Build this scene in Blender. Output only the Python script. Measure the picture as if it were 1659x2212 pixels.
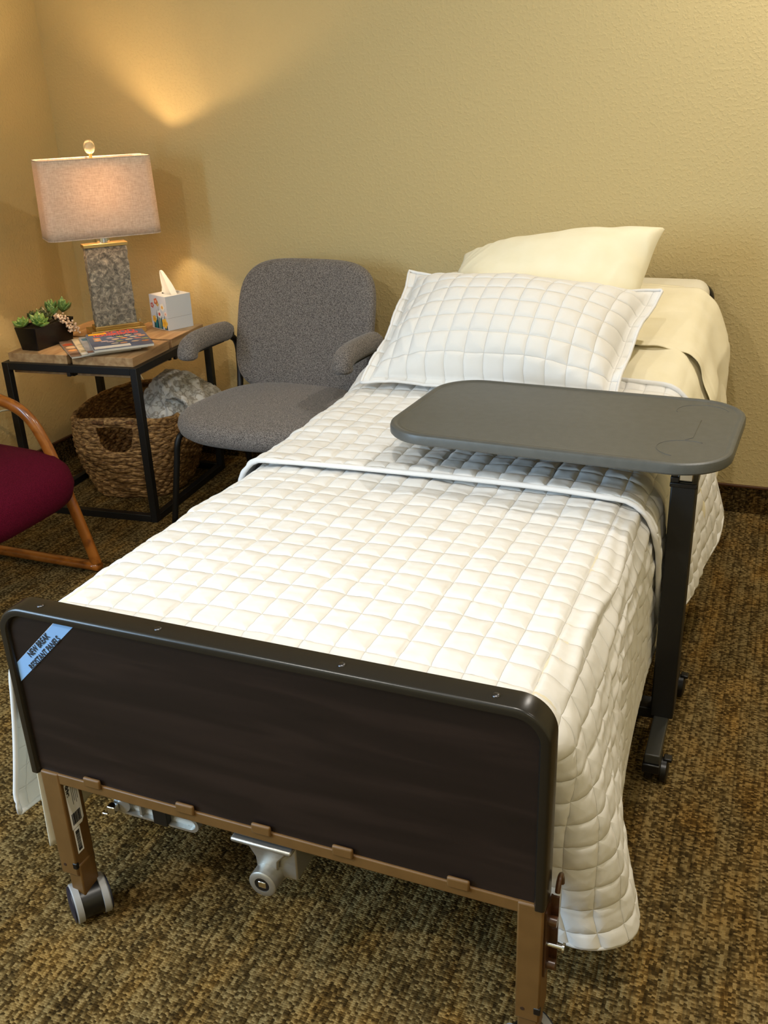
import bpy, bmesh, math, random
import numpy as np
from mathutils import Vector, Matrix, Euler
PI = math.pi
random.seed(7)
S = bpy.context.scene
for o in list(bpy.data.objects): bpy.data.objects.remove(o)
COL = S.collection

def srgb(r, g, b, a=1.0):
    f = lambda c: (c/255/12.92) if c/255 <= 0.04045 else ((c/255+0.055)/1.055)**2.4
    return (f(r), f(g), f(b), a)

# ------------------------------------------------------------------ camera
def cam_axes(yaw, pitch, roll):
    f = Vector((math.sin(yaw)*math.cos(pitch), math.cos(yaw)*math.cos(pitch), -math.sin(pitch)))
    r = Vector((math.cos(yaw), -math.sin(yaw), 0)); u = r.cross(f)
    return r*math.cos(roll)+u*math.sin(roll), -r*math.sin(roll)+u*math.cos(roll), f
cr, cu, cf = cam_axes(-0.39705, 0.411005, -0.03915)
cd = bpy.data.cameras.new('camera'); cam = bpy.data.objects.new('camera', cd); COL.objects.link(cam)
cam.matrix_world = Matrix(((cr.x, cu.x, -cf.x, 2.1632), (cr.y, cu.y, -cf.y, -3.3437), (cr.z, cu.z, -cf.z, 1.40106), (0, 0, 0, 1)))
cd.sensor_fit = 'VERTICAL'; cd.sensor_height = 36.0; cd.sensor_width = 27.0
cd.lens = 2062.5*36/2212; cd.clip_start = 0.02
S.camera = cam

# ------------------------------------------------------------------ exposure, world, lights
S.view_settings.view_transform = 'Standard'; S.view_settings.look = 'None'
S.view_settings.gamma = 1.0; S.view_settings.use_curve_mapping = False
S.view_settings.exposure = -0.24
W = bpy.data.worlds.new('world'); S.world = W; W.use_nodes = True
bg = W.node_tree.nodes['Background']; bg.inputs[0].default_value = srgb(190, 210, 240); bg.inputs[1].default_value = 1.0

def light(name, kind, loc, power, color, rot=None, target=None, **kw):
    d = bpy.data.lights.new(name, kind); d.energy = power; d.color = color
    for k, v in kw.items(): setattr(d, k, v)
    o = bpy.data.objects.new(name, d); COL.objects.link(o); o.location = loc
    if target is not None:
        o.rotation_euler = (Vector(target)-Vector(loc)).to_track_quat('-Z', 'Y').to_euler()
    return o
WARM = (1.0, 0.80, 0.56)
WARM2 = (1.0, 0.925, 0.82)
CEIL = 2.6
DOWNLIGHTS = [(2.4, -0.55, 22), (1.86, -2.73, 23), (0.7, -3.7, 34), (3.1, -4.2, 13), (3.2, -2.2, 7)]  # the last two are unseen lamps added as fill
for i, (x, y, p) in enumerate(DOWNLIGHTS):
    light('downlight_glow', 'AREA', (x, y, CEIL-0.012), p, WARM2, target=(x, y, 0), shape='DISK', size=0.09)
light('window_daylight', 'AREA', (-0.64, -3.95, 1.45), 135, (0.50, 0.74, 1.0), target=(0.4, -3.85, 1.3), shape='RECTANGLE', size=1.5, size_y=1.3)

# ------------------------------------------------------------------ materials
def M(name, col, rough=0.6, metal=0.0, bump=None, var=None, spec=0.5, sheen=0.0, coat=0.0):
    """bump=(scale,strength,distance[,detail]); var=(scale,(colour2),lo,hi) mottles with a second colour"""
    m = bpy.data.materials.new(name); m.use_nodes = True; nt = m.node_tree; b = nt.nodes['Principled BSDF']
    b.inputs['Base Color'].default_value = col; b.inputs['Roughness'].default_value = rough
    b.inputs['Metallic'].default_value = metal; b.inputs['Specular IOR Level'].default_value = spec
    if sheen: b.inputs['Sheen Weight'].default_value = sheen
    if coat: b.inputs['Coat Weight'].default_value = coat; b.inputs['Coat Roughness'].default_value = 0.12
    tc = nt.nodes.new('ShaderNodeTexCoord')
    if bump:
        n = nt.nodes.new('ShaderNodeTexNoise'); n.inputs['Scale'].default_value = bump[0]
        n.inputs['Detail'].default_value = bump[3] if len(bump) > 3 else 3
        nt.links.new(tc.outputs['Object'], n.inputs['Vector'])
        bm = nt.nodes.new('ShaderNodeBump'); bm.inputs['Strength'].default_value = bump[1]; bm.inputs['Distance'].default_value = bump[2]
        nt.links.new(n.outputs[0], bm.inputs['Height']); nt.links.new(bm.outputs[0], b.inputs['Normal'])
    if var:
        n = nt.nodes.new('ShaderNodeTexNoise'); n.inputs['Scale'].default_value = var[0]; n.inputs['Detail'].default_value = 4
        nt.links.new(tc.outputs['Object'], n.inputs['Vector'])
        r = nt.nodes.new('ShaderNodeValToRGB'); r.color_ramp.elements[0].position = var[2]; r.color_ramp.elements[1].position = var[3]
        r.color_ramp.elements[0].color = col; r.color_ramp.elements[1].color = var[1]
        nt.links.new(n.outputs[0], r.inputs[0]); nt.links.new(r.outputs[0], b.inputs['Base Color'])
    return m

def nodes(m): return m.node_tree, m.node_tree.nodes['Principled BSDF']
def N(nt, t, **kw):
    n = nt.nodes.new(t)
    for k, v in kw.items():
        if k in n.inputs.keys(): n.inputs[k].default_value = v
        else: setattr(n, k, v)
    return n
def ramp(nt, stops, src, interp='LINEAR'):
    r = nt.nodes.new('ShaderNodeValToRGB'); cr_ = r.color_ramp; cr_.interpolation = interp
    while len(cr_.elements) > 1: cr_.elements.remove(cr_.elements[0])
    cr_.elements[0].position = stops[0][0]; cr_.elements[0].color = stops[0][1]
    for p, c in stops[1:]:
        e = cr_.elements.new(p); e.color = c
    nt.links.new(src, r.inputs[0]); return r
def mapping(nt, src, scale=(1, 1, 1), rot=(0, 0, 0), loc=(0, 0, 0)):
    mp = nt.nodes.new('ShaderNodeMapping'); mp.inputs['Scale'].default_value = scale
    mp.inputs['Rotation'].default_value = rot; mp.inputs['Location'].default_value = loc
    nt.links.new(src, mp.inputs['Vector']); return mp
def mixc(nt, a, b, fac, mode='MIX'):
    x = nt.nodes.new('ShaderNodeMix'); x.data_type = 'RGBA'; x.blend_type = mode
    for v, i in ((fac, 0), (a, 6), (b, 7)):
        if isinstance(v, (int, float, tuple)): x.inputs[i].default_value = v
        else: nt.links.new(v, x.inputs[i])
    return x.outputs[2]
def math_(nt, op, a, b=None):
    x = nt.nodes.new('ShaderNodeMath'); x.operation = op
    for i, v in enumerate((a, b)):
        if v is None: continue
        if isinstance(v, (int, float)): x.inputs[i].default_value = v
        else: nt.links.new(v, x.inputs[i])
    return x.outputs[0]
def bump_into(nt, b, h, strength, dist, prev=None):
    n = nt.nodes.new('ShaderNodeBump'); n.inputs['Strength'].default_value = strength; n.inputs['Distance'].default_value = dist
    nt.links.new(h, n.inputs['Height'])
    if prev: nt.links.new(prev, n.inputs['Normal'])
    nt.links.new(n.outputs[0], b.inputs['Normal']); return n.outputs[0]

# painted wall: knock-down orange peel
def wall_mat():
    m = M('wall_paint', srgb(207, 186, 134), 0.62, spec=0.35); nt, b = nodes(m)
    tc = N(nt, 'ShaderNodeTexCoord')
    n1 = N(nt, 'ShaderNodeTexNoise', Scale=95.0, Detail=2.0); nt.links.new(tc.outputs['Object'], n1.inputs['Vector'])
    r1 = ramp(nt, [(0.50, (0, 0, 0, 1)), (0.62, (1, 1, 1, 1))], n1.outputs[0])
    n2 = N(nt, 'ShaderNodeTexNoise', Scale=38.0, Detail=3.0); nt.links.new(tc.outputs['Object'], n2.inputs['Vector'])
    h = math_(nt, 'ADD', r1.outputs[0], math_(nt, 'MULTIPLY', n2.outputs[0], 0.9))
    bump_into(nt, b, h, 0.35, 0.0018)
    return m
m_wall = wall_mat()
m_ceil = M('ceiling_paint', srgb(226, 220, 205), 0.8, bump=(60, 0.2, 0.002))

def carpet_mat(vertical=False):
    m = M('loop_carpet', srgb(90, 72, 45), 1.0, spec=0.05); nt, b = nodes(m)
    tc = N(nt, 'ShaderNodeTexCoord'); P = tc.outputs['Object']
    if vertical:
        sp3 = nt.nodes.new('ShaderNodeSeparateXYZ'); nt.links.new(P, sp3.inputs[0]); cb = nt.nodes.new('ShaderNodeCombineXYZ')
        nt.links.new(math_(nt, 'ADD', sp3.outputs[0], sp3.outputs[1]), cb.inputs[0]); nt.links.new(sp3.outputs[2], cb.inputs[1]); P = cb.outputs[0]
    wob = N(nt, 'ShaderNodeTexNoise', Scale=22.0, Detail=2.0); nt.links.new(P, wob.inputs['Vector'])
    wv = mixc(nt, (0, 0, 0, 1), wob.outputs['Color'], 0.010, 'ADD')
    va = nt.nodes.new('ShaderNodeVectorMath'); va.operation = 'MULTIPLY_ADD'
    nt.links.new(wob.outputs['Color'], va.inputs[0]); va.inputs[1].default_value = (0.006, 0.006, 0); nt.links.new(P, va.inputs[2])
    # loops: elongated cells in ribs that run along y
    mp = mapping(nt, va.outputs[0], (160, 235, 1))
    vo = N(nt, 'ShaderNodeTexVoronoi', Scale=1.0, Randomness=0.45); vo.voronoi_dimensions = '2D'; nt.links.new(mp.outputs[0], vo.inputs['Vector'])
    sep = nt.nodes.new('ShaderNodeSeparateColor'); nt.links.new(vo.outputs['Color'], sep.inputs[0])
    # tone patches: long streaks along y
    st = mapping(nt, P, (16, 2.6, 1)); ns = N(nt, 'ShaderNodeTexNoise', Scale=1.0, Detail=3.0); nt.links.new(st.outputs[0], ns.inputs['Vector'])
    fine = mapping(nt, P, (55, 9, 1)); nf = N(nt, 'ShaderNodeTexNoise', Scale=1.0, Detail=2.0); nt.links.new(fine.outputs[0], nf.inputs['Vector'])
    tone = math_(nt, 'ADD', math_(nt, 'MULTIPLY', sep.outputs[0], 0.40), math_(nt, 'MULTIPLY', math_(nt, 'ADD', ns.outputs[0], nf.outputs[0]), 0.36))
    r = ramp(nt, [(0.24, srgb(48, 39, 24)), (0.38, srgb(68, 56, 34)), (0.48, srgb(88, 73, 45)), (0.58, srgb(112, 95, 62)), (0.70, srgb(150, 132, 94))], tone)
    hue = N(nt, 'ShaderNodeTexNoise', Scale=7.0, Detail=3.0); nt.links.new(mapping(nt, P, (2.0, 0.8, 1)).outputs[0], hue.inputs['Vector'])
    tint = ramp(nt, [(0.34, srgb(212, 208, 192)), (0.5, srgb(228, 214, 182)), (0.66, srgb(246, 214, 146))], hue.outputs[0])
    c = mixc(nt, r.outputs[0], tint.outputs[0], 0.75, 'MULTIPLY')
    nt.links.new(c, b.inputs['Base Color'])
    d1 = math_(nt, 'SUBTRACT', 1.0, vo.outputs['Distance'])
    # ribs
    sx = nt.nodes.new('ShaderNodeSeparateXYZ'); nt.links.new(va.outputs[0], sx.inputs[0])
    rib = math_(nt, 'ABSOLUTE', math_(nt, 'SINE', math_(nt, 'MULTIPLY', sx.outputs[0], PI/0.021)))
    h = math_(nt, 'ADD', math_(nt, 'MULTIPLY', d1, 0.8), math_(nt, 'MULTIPLY', rib, 0.7))
    bump_into(nt, b, h, 0.7, 0.004)
    if vertical: c = mixc(nt, c, (0.5, 0.47, 0.44, 1), 1.0, 'MULTIPLY')   # same carpet; shade on the upright strip painted in as darker colour
    # colour darkens along the grooves between ribs
    dk = ramp(nt, [(0.0, (0.42, 0.40, 0.37, 1)), (0.55, (1, 1, 1, 1))], rib)
    nt.links.new(mixc(nt, c, dk.outputs[0], 0.7, 'MULTIPLY'), b.inputs['Base Color'])
    return m
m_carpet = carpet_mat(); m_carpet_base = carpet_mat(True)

def fabric(name, c1, c2, scale=300, rough=0.95, bs=0.4, bd=0.0012, sheen=0.2):
    m = M(name, c1, rough, spec=0.15, sheen=sheen); nt, b = nodes(m)
    tc = N(nt, 'ShaderNodeTexCoord'); n = N(nt, 'ShaderNodeTexNoise', Scale=float(scale), Detail=2.0); nt.links.new(tc.outputs['Object'], n.inputs['Vector'])
    r = ramp(nt, [(0.38, c1), (0.62, c2)], n.outputs[0]); nt.links.new(r.outputs[0], b.inputs['Base Color'])
    bump_into(nt, b, n.outputs[0], bs, bd); return m
m_grey_fab = fabric('grey_upholstery', srgb(80, 75, 73), srgb(144, 137, 132), 340, bs=0.6)
m_maroon = fabric('maroon_upholstery', srgb(70, 4, 26), srgb(94, 10, 38), 420, bs=0.3, sheen=0.0)

def linen(name, col, col2, s=1.0, seams=False):
    m = M(name, col, 0.9, spec=0.2, sheen=0.1); nt, b = nodes(m)
    tc = N(nt, 'ShaderNodeTexCoord'); P = tc.outputs['Object']
    n = N(nt, 'ShaderNodeTexNoise', Scale=1.0, Detail=4.0); nt.links.new(mapping(nt, P, (40, 150, 60)).outputs[0], n.inputs['Vector'])
    n2 = N(nt, 'ShaderNodeTexNoise', Scale=14.0, Detail=4.0); nt.links.new(P, n2.inputs['Vector'])
    r = ramp(nt, [(0.35, col), (0.65, col2)], n2.outputs[0]); nt.links.new(r.outputs[0], b.inputs['Base Color'])
    a = bump_into(nt, b, n.outputs[0], 0.22*s, 0.0015)
    a = bump_into(nt, b, n2.outputs[0], 0.25*s, 0.006, a)
    if seams:   # stitched channels: u and v count squares
        uvn = nt.nodes.new('ShaderNodeUVMap'); uvn.uv_map = 'cloth'; sx = nt.nodes.new('ShaderNodeSeparateXYZ')
        wob = N(nt, 'ShaderNodeTexNoise', Scale=40.0, Detail=2.0); nt.links.new(P, wob.inputs['Vector'])
        va = nt.nodes.new('ShaderNodeVectorMath'); va.operation = 'MULTIPLY_ADD'; nt.links.new(wob.outputs['Color'], va.inputs[0]); va.inputs[1].default_value = (0.05, 0.05, 0); nt.links.new(uvn.outputs[0], va.inputs[2])
        nt.links.new(va.outputs[0], sx.inputs[0])
        g = [math_(nt, 'ABSOLUTE', math_(nt, 'SINE', math_(nt, 'MULTIPLY', sx.outputs[i], PI))) for i in (0, 1)]
        h = math_(nt, 'POWER', math_(nt, 'MINIMUM', g[0], g[1]), 0.4)
        bump_into(nt, b, h, 0.9, 0.0038, a)
    return m
m_quilt = linen('white_quilt_cotton', srgb(228, 226, 222), srgb(230, 228, 224), 1.0, True)
m_hem = linen('white_binding', srgb(228, 227, 226), srgb(232, 231, 230), 0.4)
m_cream = linen('cream_sheet_cotton', srgb(236, 226, 194), srgb(240, 231, 202), 0.8)
m_cream2 = linen('cream_pillow_cotton', srgb(238, 230, 200), srgb(241, 234, 207), 0.8)
m_ivory = linen('ivory_fitted_sheet', srgb(224, 216, 192), srgb(228, 221, 200), 0.5)

def wood(name, c1, c2, c3, scale=(3, 40, 40), rough=0.45, coat=0.0, spec=0.4):
    m = M(name, c1, rough, spec=spec, coat=coat); nt, b = nodes(m)
    tc = N(nt, 'ShaderNodeTexCoord'); P = mapping(nt, tc.outputs['Object'], scale).outputs[0]
    n = N(nt, 'ShaderNodeTexNoise', Scale=1.0, Detail=6.0, Distortion=0.6); nt.links.new(P, n.inputs['Vector'])
    r = ramp(nt, [(0.3, c1), (0.5, c2), (0.7, c3)], n.outputs[0]); nt.links.new(r.outputs[0], b.inputs['Base Color'])
    bump_into(nt, b, n.outputs[0], 0.06, 0.001); return m
m_block = wood('pale_wood', srgb(146, 112, 78), srgb(176, 142, 102), srgb(196, 166, 126), (40, 5, 40), 0.5)
m_oak = wood('bent_wood', srgb(112, 60, 18), srgb(156, 90, 30), srgb(172, 106, 42), (18, 60, 18), 0.28, coat=0.5)
m_panel = wood('dark_walnut_laminate', srgb(27, 20, 17), srgb(31, 23, 20), srgb(40, 30, 26), (3, 30, 30), 0.42, spec=0.3)
m_trim = M('dark_bronze_trim', srgb(30, 27, 22), 0.27, spec=0.5, bump=(900, 0.15, 0.0004))
m_black = M('black_powder_coat', srgb(17, 17, 18), 0.5, bump=(900, 0.1, 0.0003))
m_black2 = M('black_plastic', srgb(12, 12, 14), 0.35)
m_tan = M('tan_powder_coat', srgb(104, 74, 36), 0.5, bump=(1200, 0.12, 0.0003), var=(30, srgb(99, 70, 33), 0.4, 0.6))
m_brown = M('brown_enamel', srgb(70, 42, 22), 0.3, coat=0.2)
m_dkframe = M('dark_brown_frame', srgb(52, 34, 24), 0.5)
m_alu = M('cast_aluminium', srgb(178, 176, 170), 0.42, metal=0.85, bump=(260, 0.25, 0.001))
m_chrome = M('chrome', srgb(220, 222, 226), 0.12, metal=1.0)
m_steel = M('dark_steel', srgb(92, 92, 96), 0.3, metal=1.0)
m_greyp = M('grey_rubber', srgb(150, 150, 150), 0.5)
m_navy = M('dark_wheel_plastic', srgb(22, 26, 44), 0.45)
m_tray = M('grey_laminate', srgb(76, 78, 76), 0.42, spec=0.5, bump=(420, 0.35, 0.0006), var=(50, srgb(81, 83, 81), 0.35, 0.65))
m_brass = M('brushed_brass', srgb(206, 182, 124), 0.3, metal=1.0, bump=(400, 0.1, 0.0004))
m_glass = M('clear_glass', (0.86, 0.80, 0.62, 1), 0.12); m_glass.node_tree.nodes['Principled BSDF'].inputs['Transmission Weight'].default_value = 0.7
m_white = M('white_paper', srgb(238, 236, 232), 0.7)
m_ink = M('black_ink', srgb(24, 22, 26), 0.6)
m_blue = M('blue_sticker', srgb(130, 170, 216), 0.5)
m_ceramic = M('black_ceramic', srgb(8, 8, 9), 0.33, coat=0.0, bump=(60, 0.1, 0.001))

def stone_mat():
    m = M('rough_grey_stone', srgb(110, 108, 100), 0.75, spec=0.4); nt, b = nodes(m)
    tc = N(nt, 'ShaderNodeTexCoord'); P = tc.outputs['Object']
    n = N(nt, 'ShaderNodeTexNoise', Scale=58.0, Detail=8.0, Roughness=0.7, Distortion=0.8); nt.links.new(P, n.inputs['Vector'])
    r = ramp(nt, [(0.32, srgb(74, 73, 70)), (0.46, srgb(122, 119, 110)), (0.56, srgb(160, 155, 142)), (0.68, srgb(216, 208, 188))], n.outputs[0])
    nt.links.new(r.outputs[0], b.inputs['Base Color']); bump_into(nt, b, n.outputs[0], 0.9, 0.008); return m
m_stone = stone_mat()

def shade_mat():
    m = bpy.data.materials.new('linen_shade'); m.use_nodes = True; nt = m.node_tree
    b = nt.nodes['Principled BSDF']; out = nt.nodes['Material Output']
    tc = N(nt, 'ShaderNodeTexCoord')
    n = N(nt, 'ShaderNodeTexNoise', Scale=1.0, Detail=4.0); nt.links.new(mapping(nt, tc.outputs['Object'], (60, 60, 420)).outputs[0], n.inputs['Vector'])
    n2 = N(nt, 'ShaderNodeTexNoise', Scale=1.0, Detail=3.0); nt.links.new(mapping(nt, tc.outputs['Object'], (500, 500, 60)).outputs[0], n2.inputs['Vector'])
    f = math_(nt, 'MULTIPLY', math_(nt, 'ADD', n.outputs[0], n2.outputs[0]), 0.5)
    r = ramp(nt, [(0.34, srgb(196, 176, 158)), (0.5, srgb(216, 198, 182)), (0.66, srgb(230, 216, 202))], f)
    nt.links.new(r.outputs[0], b.inputs['Base Color']); b.inputs['Roughness'].default_value = 0.9; b.inputs['Specular IOR Level'].default_value = 0.1
    tr = nt.nodes.new('ShaderNodeBsdfTranslucent'); nt.links.new(r.outputs[0], tr.inputs[0])
    mx = nt.nodes.new('ShaderNodeMixShader'); mx.inputs[0].default_value = 0.2
    nt.links.new(b.outputs[0], mx.inputs[1]); nt.links.new(tr.outputs[0], mx.inputs[2]); nt.links.new(mx.outputs[0], out.inputs[0])
    return m
m_shade = shade_mat()

def wicker_mat():
    m = M('seagrass', srgb(120, 84, 48), 0.6, spec=0.4); nt, b = nodes(m)
    tc = N(nt, 'ShaderNodeTexCoord'); P = tc.outputs['Object']
    n = N(nt, 'ShaderNodeTexNoise', Scale=1.0, Detail=4.0); nt.links.new(mapping(nt, P, (60, 60, 160)).outputs[0], n.inputs['Vector'])
    r = ramp(nt, [(0.3, srgb(70, 46, 24)), (0.48, srgb(134, 98, 56)), (0.66, srgb(192, 152, 98))], n.outputs[0])
    nt.links.new(r.outputs[0], b.inputs['Base Color'])
    n2 = N(nt, 'ShaderNodeTexNoise', Scale=1.0, Detail=3.0); nt.links.new(mapping(nt, P, (150, 150, 500)).outputs[0], n2.inputs['Vector'])
    bump_into(nt, b, n2.outputs[0], 0.8, 0.003); return m
m_wicker = wicker_mat()

def leopard_mat():
    m = M('spotted_fleece', srgb(214, 210, 202), 1.0, spec=0.1, sheen=0.4); nt, b = nodes(m)
    tc = N(nt, 'ShaderNodeTexCoord'); P = tc.outputs['Object']
    n = N(nt, 'ShaderNodeTexNoise', Scale=26.0, Detail=2.0); nt.links.new(P, n.inputs['Vector'])
    va = nt.nodes.new('ShaderNodeVectorMath'); va.operation = 'MULTIPLY_ADD'; nt.links.new(n.outputs['Color'], va.inputs[0]); va.inputs[1].default_value = (0.03, 0.03, 0.03); nt.links.new(P, va.inputs[2])
    v = N(nt, 'ShaderNodeTexNoise', Scale=42.0, Detail=1.5); nt.links.new(va.outputs[0], v.inputs['Vector'])
    r = ramp(nt, [(0.0, srgb(206, 203, 196)), (0.40, srgb(200, 197, 190)), (0.455, srgb(158, 152, 142)), (0.50, srgb(164, 158, 148)), (0.545, srgb(214, 211, 205)), (1.0, srgb(224, 221, 215))], v.outputs[0])
    nt.links.new(r.outputs[0], b.inputs['Base Color'])
    n3 = N(nt, 'ShaderNodeTexNoise', Scale=160.0, Detail=3.0); nt.links.new(P, n3.inputs['Vector']); bump_into(nt, b, n3.outputs[0], 0.5, 0.003); return m
m_leopard = leopard_mat()
def leaf_mat(name, c1, c2):
    return M(name, c1, 0.45, var=(60, c2, 0.4, 0.65))
m_leaf1 = leaf_mat('green_leaf', srgb(84, 122, 52), srgb(142, 168, 84))
m_leaf2 = leaf_mat('dark_leaf', srgb(52, 58, 24), srgb(88, 96, 40))
m_leaf3 = leaf_mat('blue_green_leaf', srgb(70, 102, 50), srgb(120, 150, 82))
m_bead = M('pale_pink_bead', srgb(214, 180, 150), 0.5, var=(90, srgb(236, 216, 196), 0.4, 0.6))

# ------------------------------------------------------------------ mesh helpers
class MB:
    def __init__(s): s.v = []; s.f = []
    def add(s, vs, fs, mat=None):
        n = len(s.v)
        for p in vs:
            p = Vector(p)
            s.v.append(tuple(mat @ p) if mat else tuple(p))
        s.f += [tuple(i+n for i in f) for f in fs]; return s
    def box(s, a, b, mat=None):
        x0, y0, z0 = a; x1, y1, z1 = b
        return s.add([(x0,y0,z0),(x1,y0,z0),(x1,y1,z0),(x0,y1,z0),(x0,y0,z1),(x1,y0,z1),(x1,y1,z1),(x0,y1,z1)],
                     [(0,3,2,1),(4,5,6,7),(0,1,5,4),(1,2,6,5),(2,3,7,6),(3,0,4,7)], mat)
    def prism(s, pts, z0, z1, mat=None):
        n = len(pts)
        return s.add([(x, y, z0) for x, y in pts]+[(x, y, z1) for x, y in pts],
                     [tuple(range(n))[::-1], tuple(range(n, 2*n))]+[(i, (i+1)%n, n+(i+1)%n, n+i) for i in range(n)], mat)
    def rings(s, rings, mat=None, closed=True, cap=True):
        n = len(rings[0]); vs = [p for r in rings for p in r]; fs = []
        for k in range(len(rings)-1):
            for i in range(n if closed else n-1):
                j = (i+1) % n; fs.append((k*n+i, k*n+j, (k+1)*n+j, (k+1)*n+i))
        if cap: fs.append(tuple(range(n))[::-1]); fs.append(tuple((len(rings)-1)*n+i for i in range(n)))
        return s.add(vs, fs, mat)
    def tube(s, path, r, n=12, mat=None, cap=True, ry=None, up=(0, 0, 1)):
        path = [Vector(p) for p in path]; R = []; pu = Vector(up)
        for i, p in enumerate(path):
            t = (path[min(i+1, len(path)-1)]-path[max(i-1, 0)]).normalized()
            a = pu.cross(t)
            if a.length < 1e-3: a = Vector((1, 0, 0)).cross(t)
            a.normalize(); b = t.cross(a).normalized()
            if i and a.dot(pa) < 0: a = -a; b = -b
            pa = a
            rr = r(i/(len(path)-1)) if callable(r) else r; r2 = ry if ry else rr
            R.append([p+a*rr*math.cos(2*PI*k/n)+b*r2*math.sin(2*PI*k/n) for k in range(n)])
        return s.rings(R, mat, cap=cap)
    def cyl(s, a, b, r, n=20, r2=None):
        a = Vector(a); b = Vector(b); t = (b-a).normalized(); u = t.orthogonal().normalized(); w = t.cross(u)
        r2 = r if r2 is None else r2
        return s.rings([[a+u*r*math.cos(2*PI*k/n)+w*r*math.sin(2*PI*k/n) for k in range(n)],
                        [b+u*r2*math.cos(2*PI*k/n)+w*r2*math.sin(2*PI*k/n) for k in range(n)]])
    def ball(s, c, r, n=10, m=6, sc=(1, 1, 1), mat=None):
        R = []
        for j in range(m+1):
            ph = PI*j/m; R.append([(c[0]+sc[0]*r*max(math.sin(ph), 1e-3)*math.cos(2*PI*k/n), c[1]+sc[1]*r*max(math.sin(ph), 1e-3)*math.sin(2*PI*k/n), c[2]-sc[2]*r*math.cos(ph)) for k in range(n)])
        return s.rings(R, mat)
    def lathe(s, prof, c=(0, 0), n=24, mat=None):
        return s.rings([[(c[0]+max(r, 1e-4)*math.cos(2*PI*k/n), c[1]+max(r, 1e-4)*math.sin(2*PI*k/n), z) for k in range(n)] for r, z in prof], mat)
    def obj(s, name, m, parent=None, smooth=False, bevel=0, seg=2, sub=0, solid=0, auto=None):
        me = bpy.data.meshes.new(name); me.from_pydata(s.v, [], s.f); me.validate()
        bm = bmesh.new(); bm.from_mesh(me); bmesh.ops.recalc_face_normals(bm, faces=bm.faces); bm.to_mesh(me); bm.free()
        if m: me.materials.append(m)
        o = bpy.data.objects.new(name, me); COL.objects.link(o)
        if parent: o.parent = parent
        if smooth: me.polygons.foreach_set('use_smooth', [True]*len(me.polygons))
        if auto is not None:
            me.polygons.foreach_set('use_smooth', [True]*len(me.polygons)); me.set_sharp_from_angle(angle=math.radians(auto))
        if solid: md = o.modifiers.new('solidify', 'SOLIDIFY'); md.thickness = solid; md.offset = 0
        if bevel:
            md = o.modifiers.new('bevel', 'BEVEL'); md.width = bevel; md.segments = seg; md.limit_method = 'ANGLE'; md.angle_limit = math.radians(35)
            if not smooth and auto is None:
                me.polygons.foreach_set('use_smooth', [True]*len(me.polygons)); me.set_sharp_from_angle(angle=math.radians(35))
        if sub: md = o.modifiers.new('subdiv', 'SUBSURF'); md.levels = sub; md.render_levels = sub
        return o

def thing(name, label, cat, loc=(0, 0, 0), rz=0, group=None):
    o = bpy.data.objects.new(name, None); COL.objects.link(o); o.location = loc; o.rotation_euler = (0, 0, rz)
    o['label'] = label; o['category'] = cat
    if group: o['group'] = group
    o.empty_display_size = 0.1
    return o
def tag(o, label, cat, group=None):
    o['label'] = label; o['category'] = cat
    if group: o['group'] = group
    return o
def struct(o): o['kind'] = 'structure'; return o

def rrect(w, d, r, n=8, cx=0, cy=0):
    P = []
    for sx, sy, a0 in ((1, 1, 0), (-1, 1, 90), (-1, -1, 180), (1, -1, 270)):
        for k in range(n+1):
            t = math.radians(a0+90*k/n); P.append((cx+sx*(w/2-r)+r*math.cos(t), cy+sy*(d/2-r)+r*math.sin(t)))
    return P
def superell(w, d, e=3.2, n=64, taper=0):
    P = []
    for k in range(n):
        t = 2*PI*k/n; c, s_ = math.cos(t), math.sin(t)
        x = w/2*math.copysign(abs(c)**(2/e), c); y = d/2*math.copysign(abs(s_)**(2/e), s_)
        P.append((x*(1+taper*y/d), y))
    return P
def slab(outline, T, r, crown=0.0, mat=None, mb=None, fn=None, rings=6, inner=5, crownb=0.0):
    """rounded cushion: outline in xy, thickness T in z, edge radius r"""
    mb = mb or MB(); hx = max(abs(x) for x, y in outline); hy = max(abs(y) for x, y in outline); R = []
    def ring(off, z): return [(x*(1-off/hx), y*(1-off/hy), z) for x, y in outline]
    def cr_(f, c): return c*(1-f*f)
    seq = []
    for k in range(inner): f = 0.02+(1-0.02)*k/inner; seq.append(('b', f))
    for k in range(inner): pass
    base = 1-r/min(hx, hy)
    for k in range(inner):
        f = 0.02+0.98*k/inner
        R.append([(x*f*(1-r/hx), y*f*(1-r/hy), -T/2-cr_(f, crownb)) for x, y in outline])
    for k in range(rings+1):
        a = -PI/2+PI*k/rings; rr = min(r, T/2)
        R.append(ring(r*(1-math.cos(a)), (T/2-rr)*(1 if a > 0 else -1 if a < 0 else 0)+rr*math.sin(a)))
    for k in range(inner-1, -1, -1):
        f = 0.02+0.98*k/inner
        R.append([(x*f*(1-r/hx), y*f*(1-r/hy), T/2+cr_(f, crown)) for x, y in outline])
    if fn: R = [[fn(Vector(p)) for p in q] for q in R]
    return mb.rings(R, mat)

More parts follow.
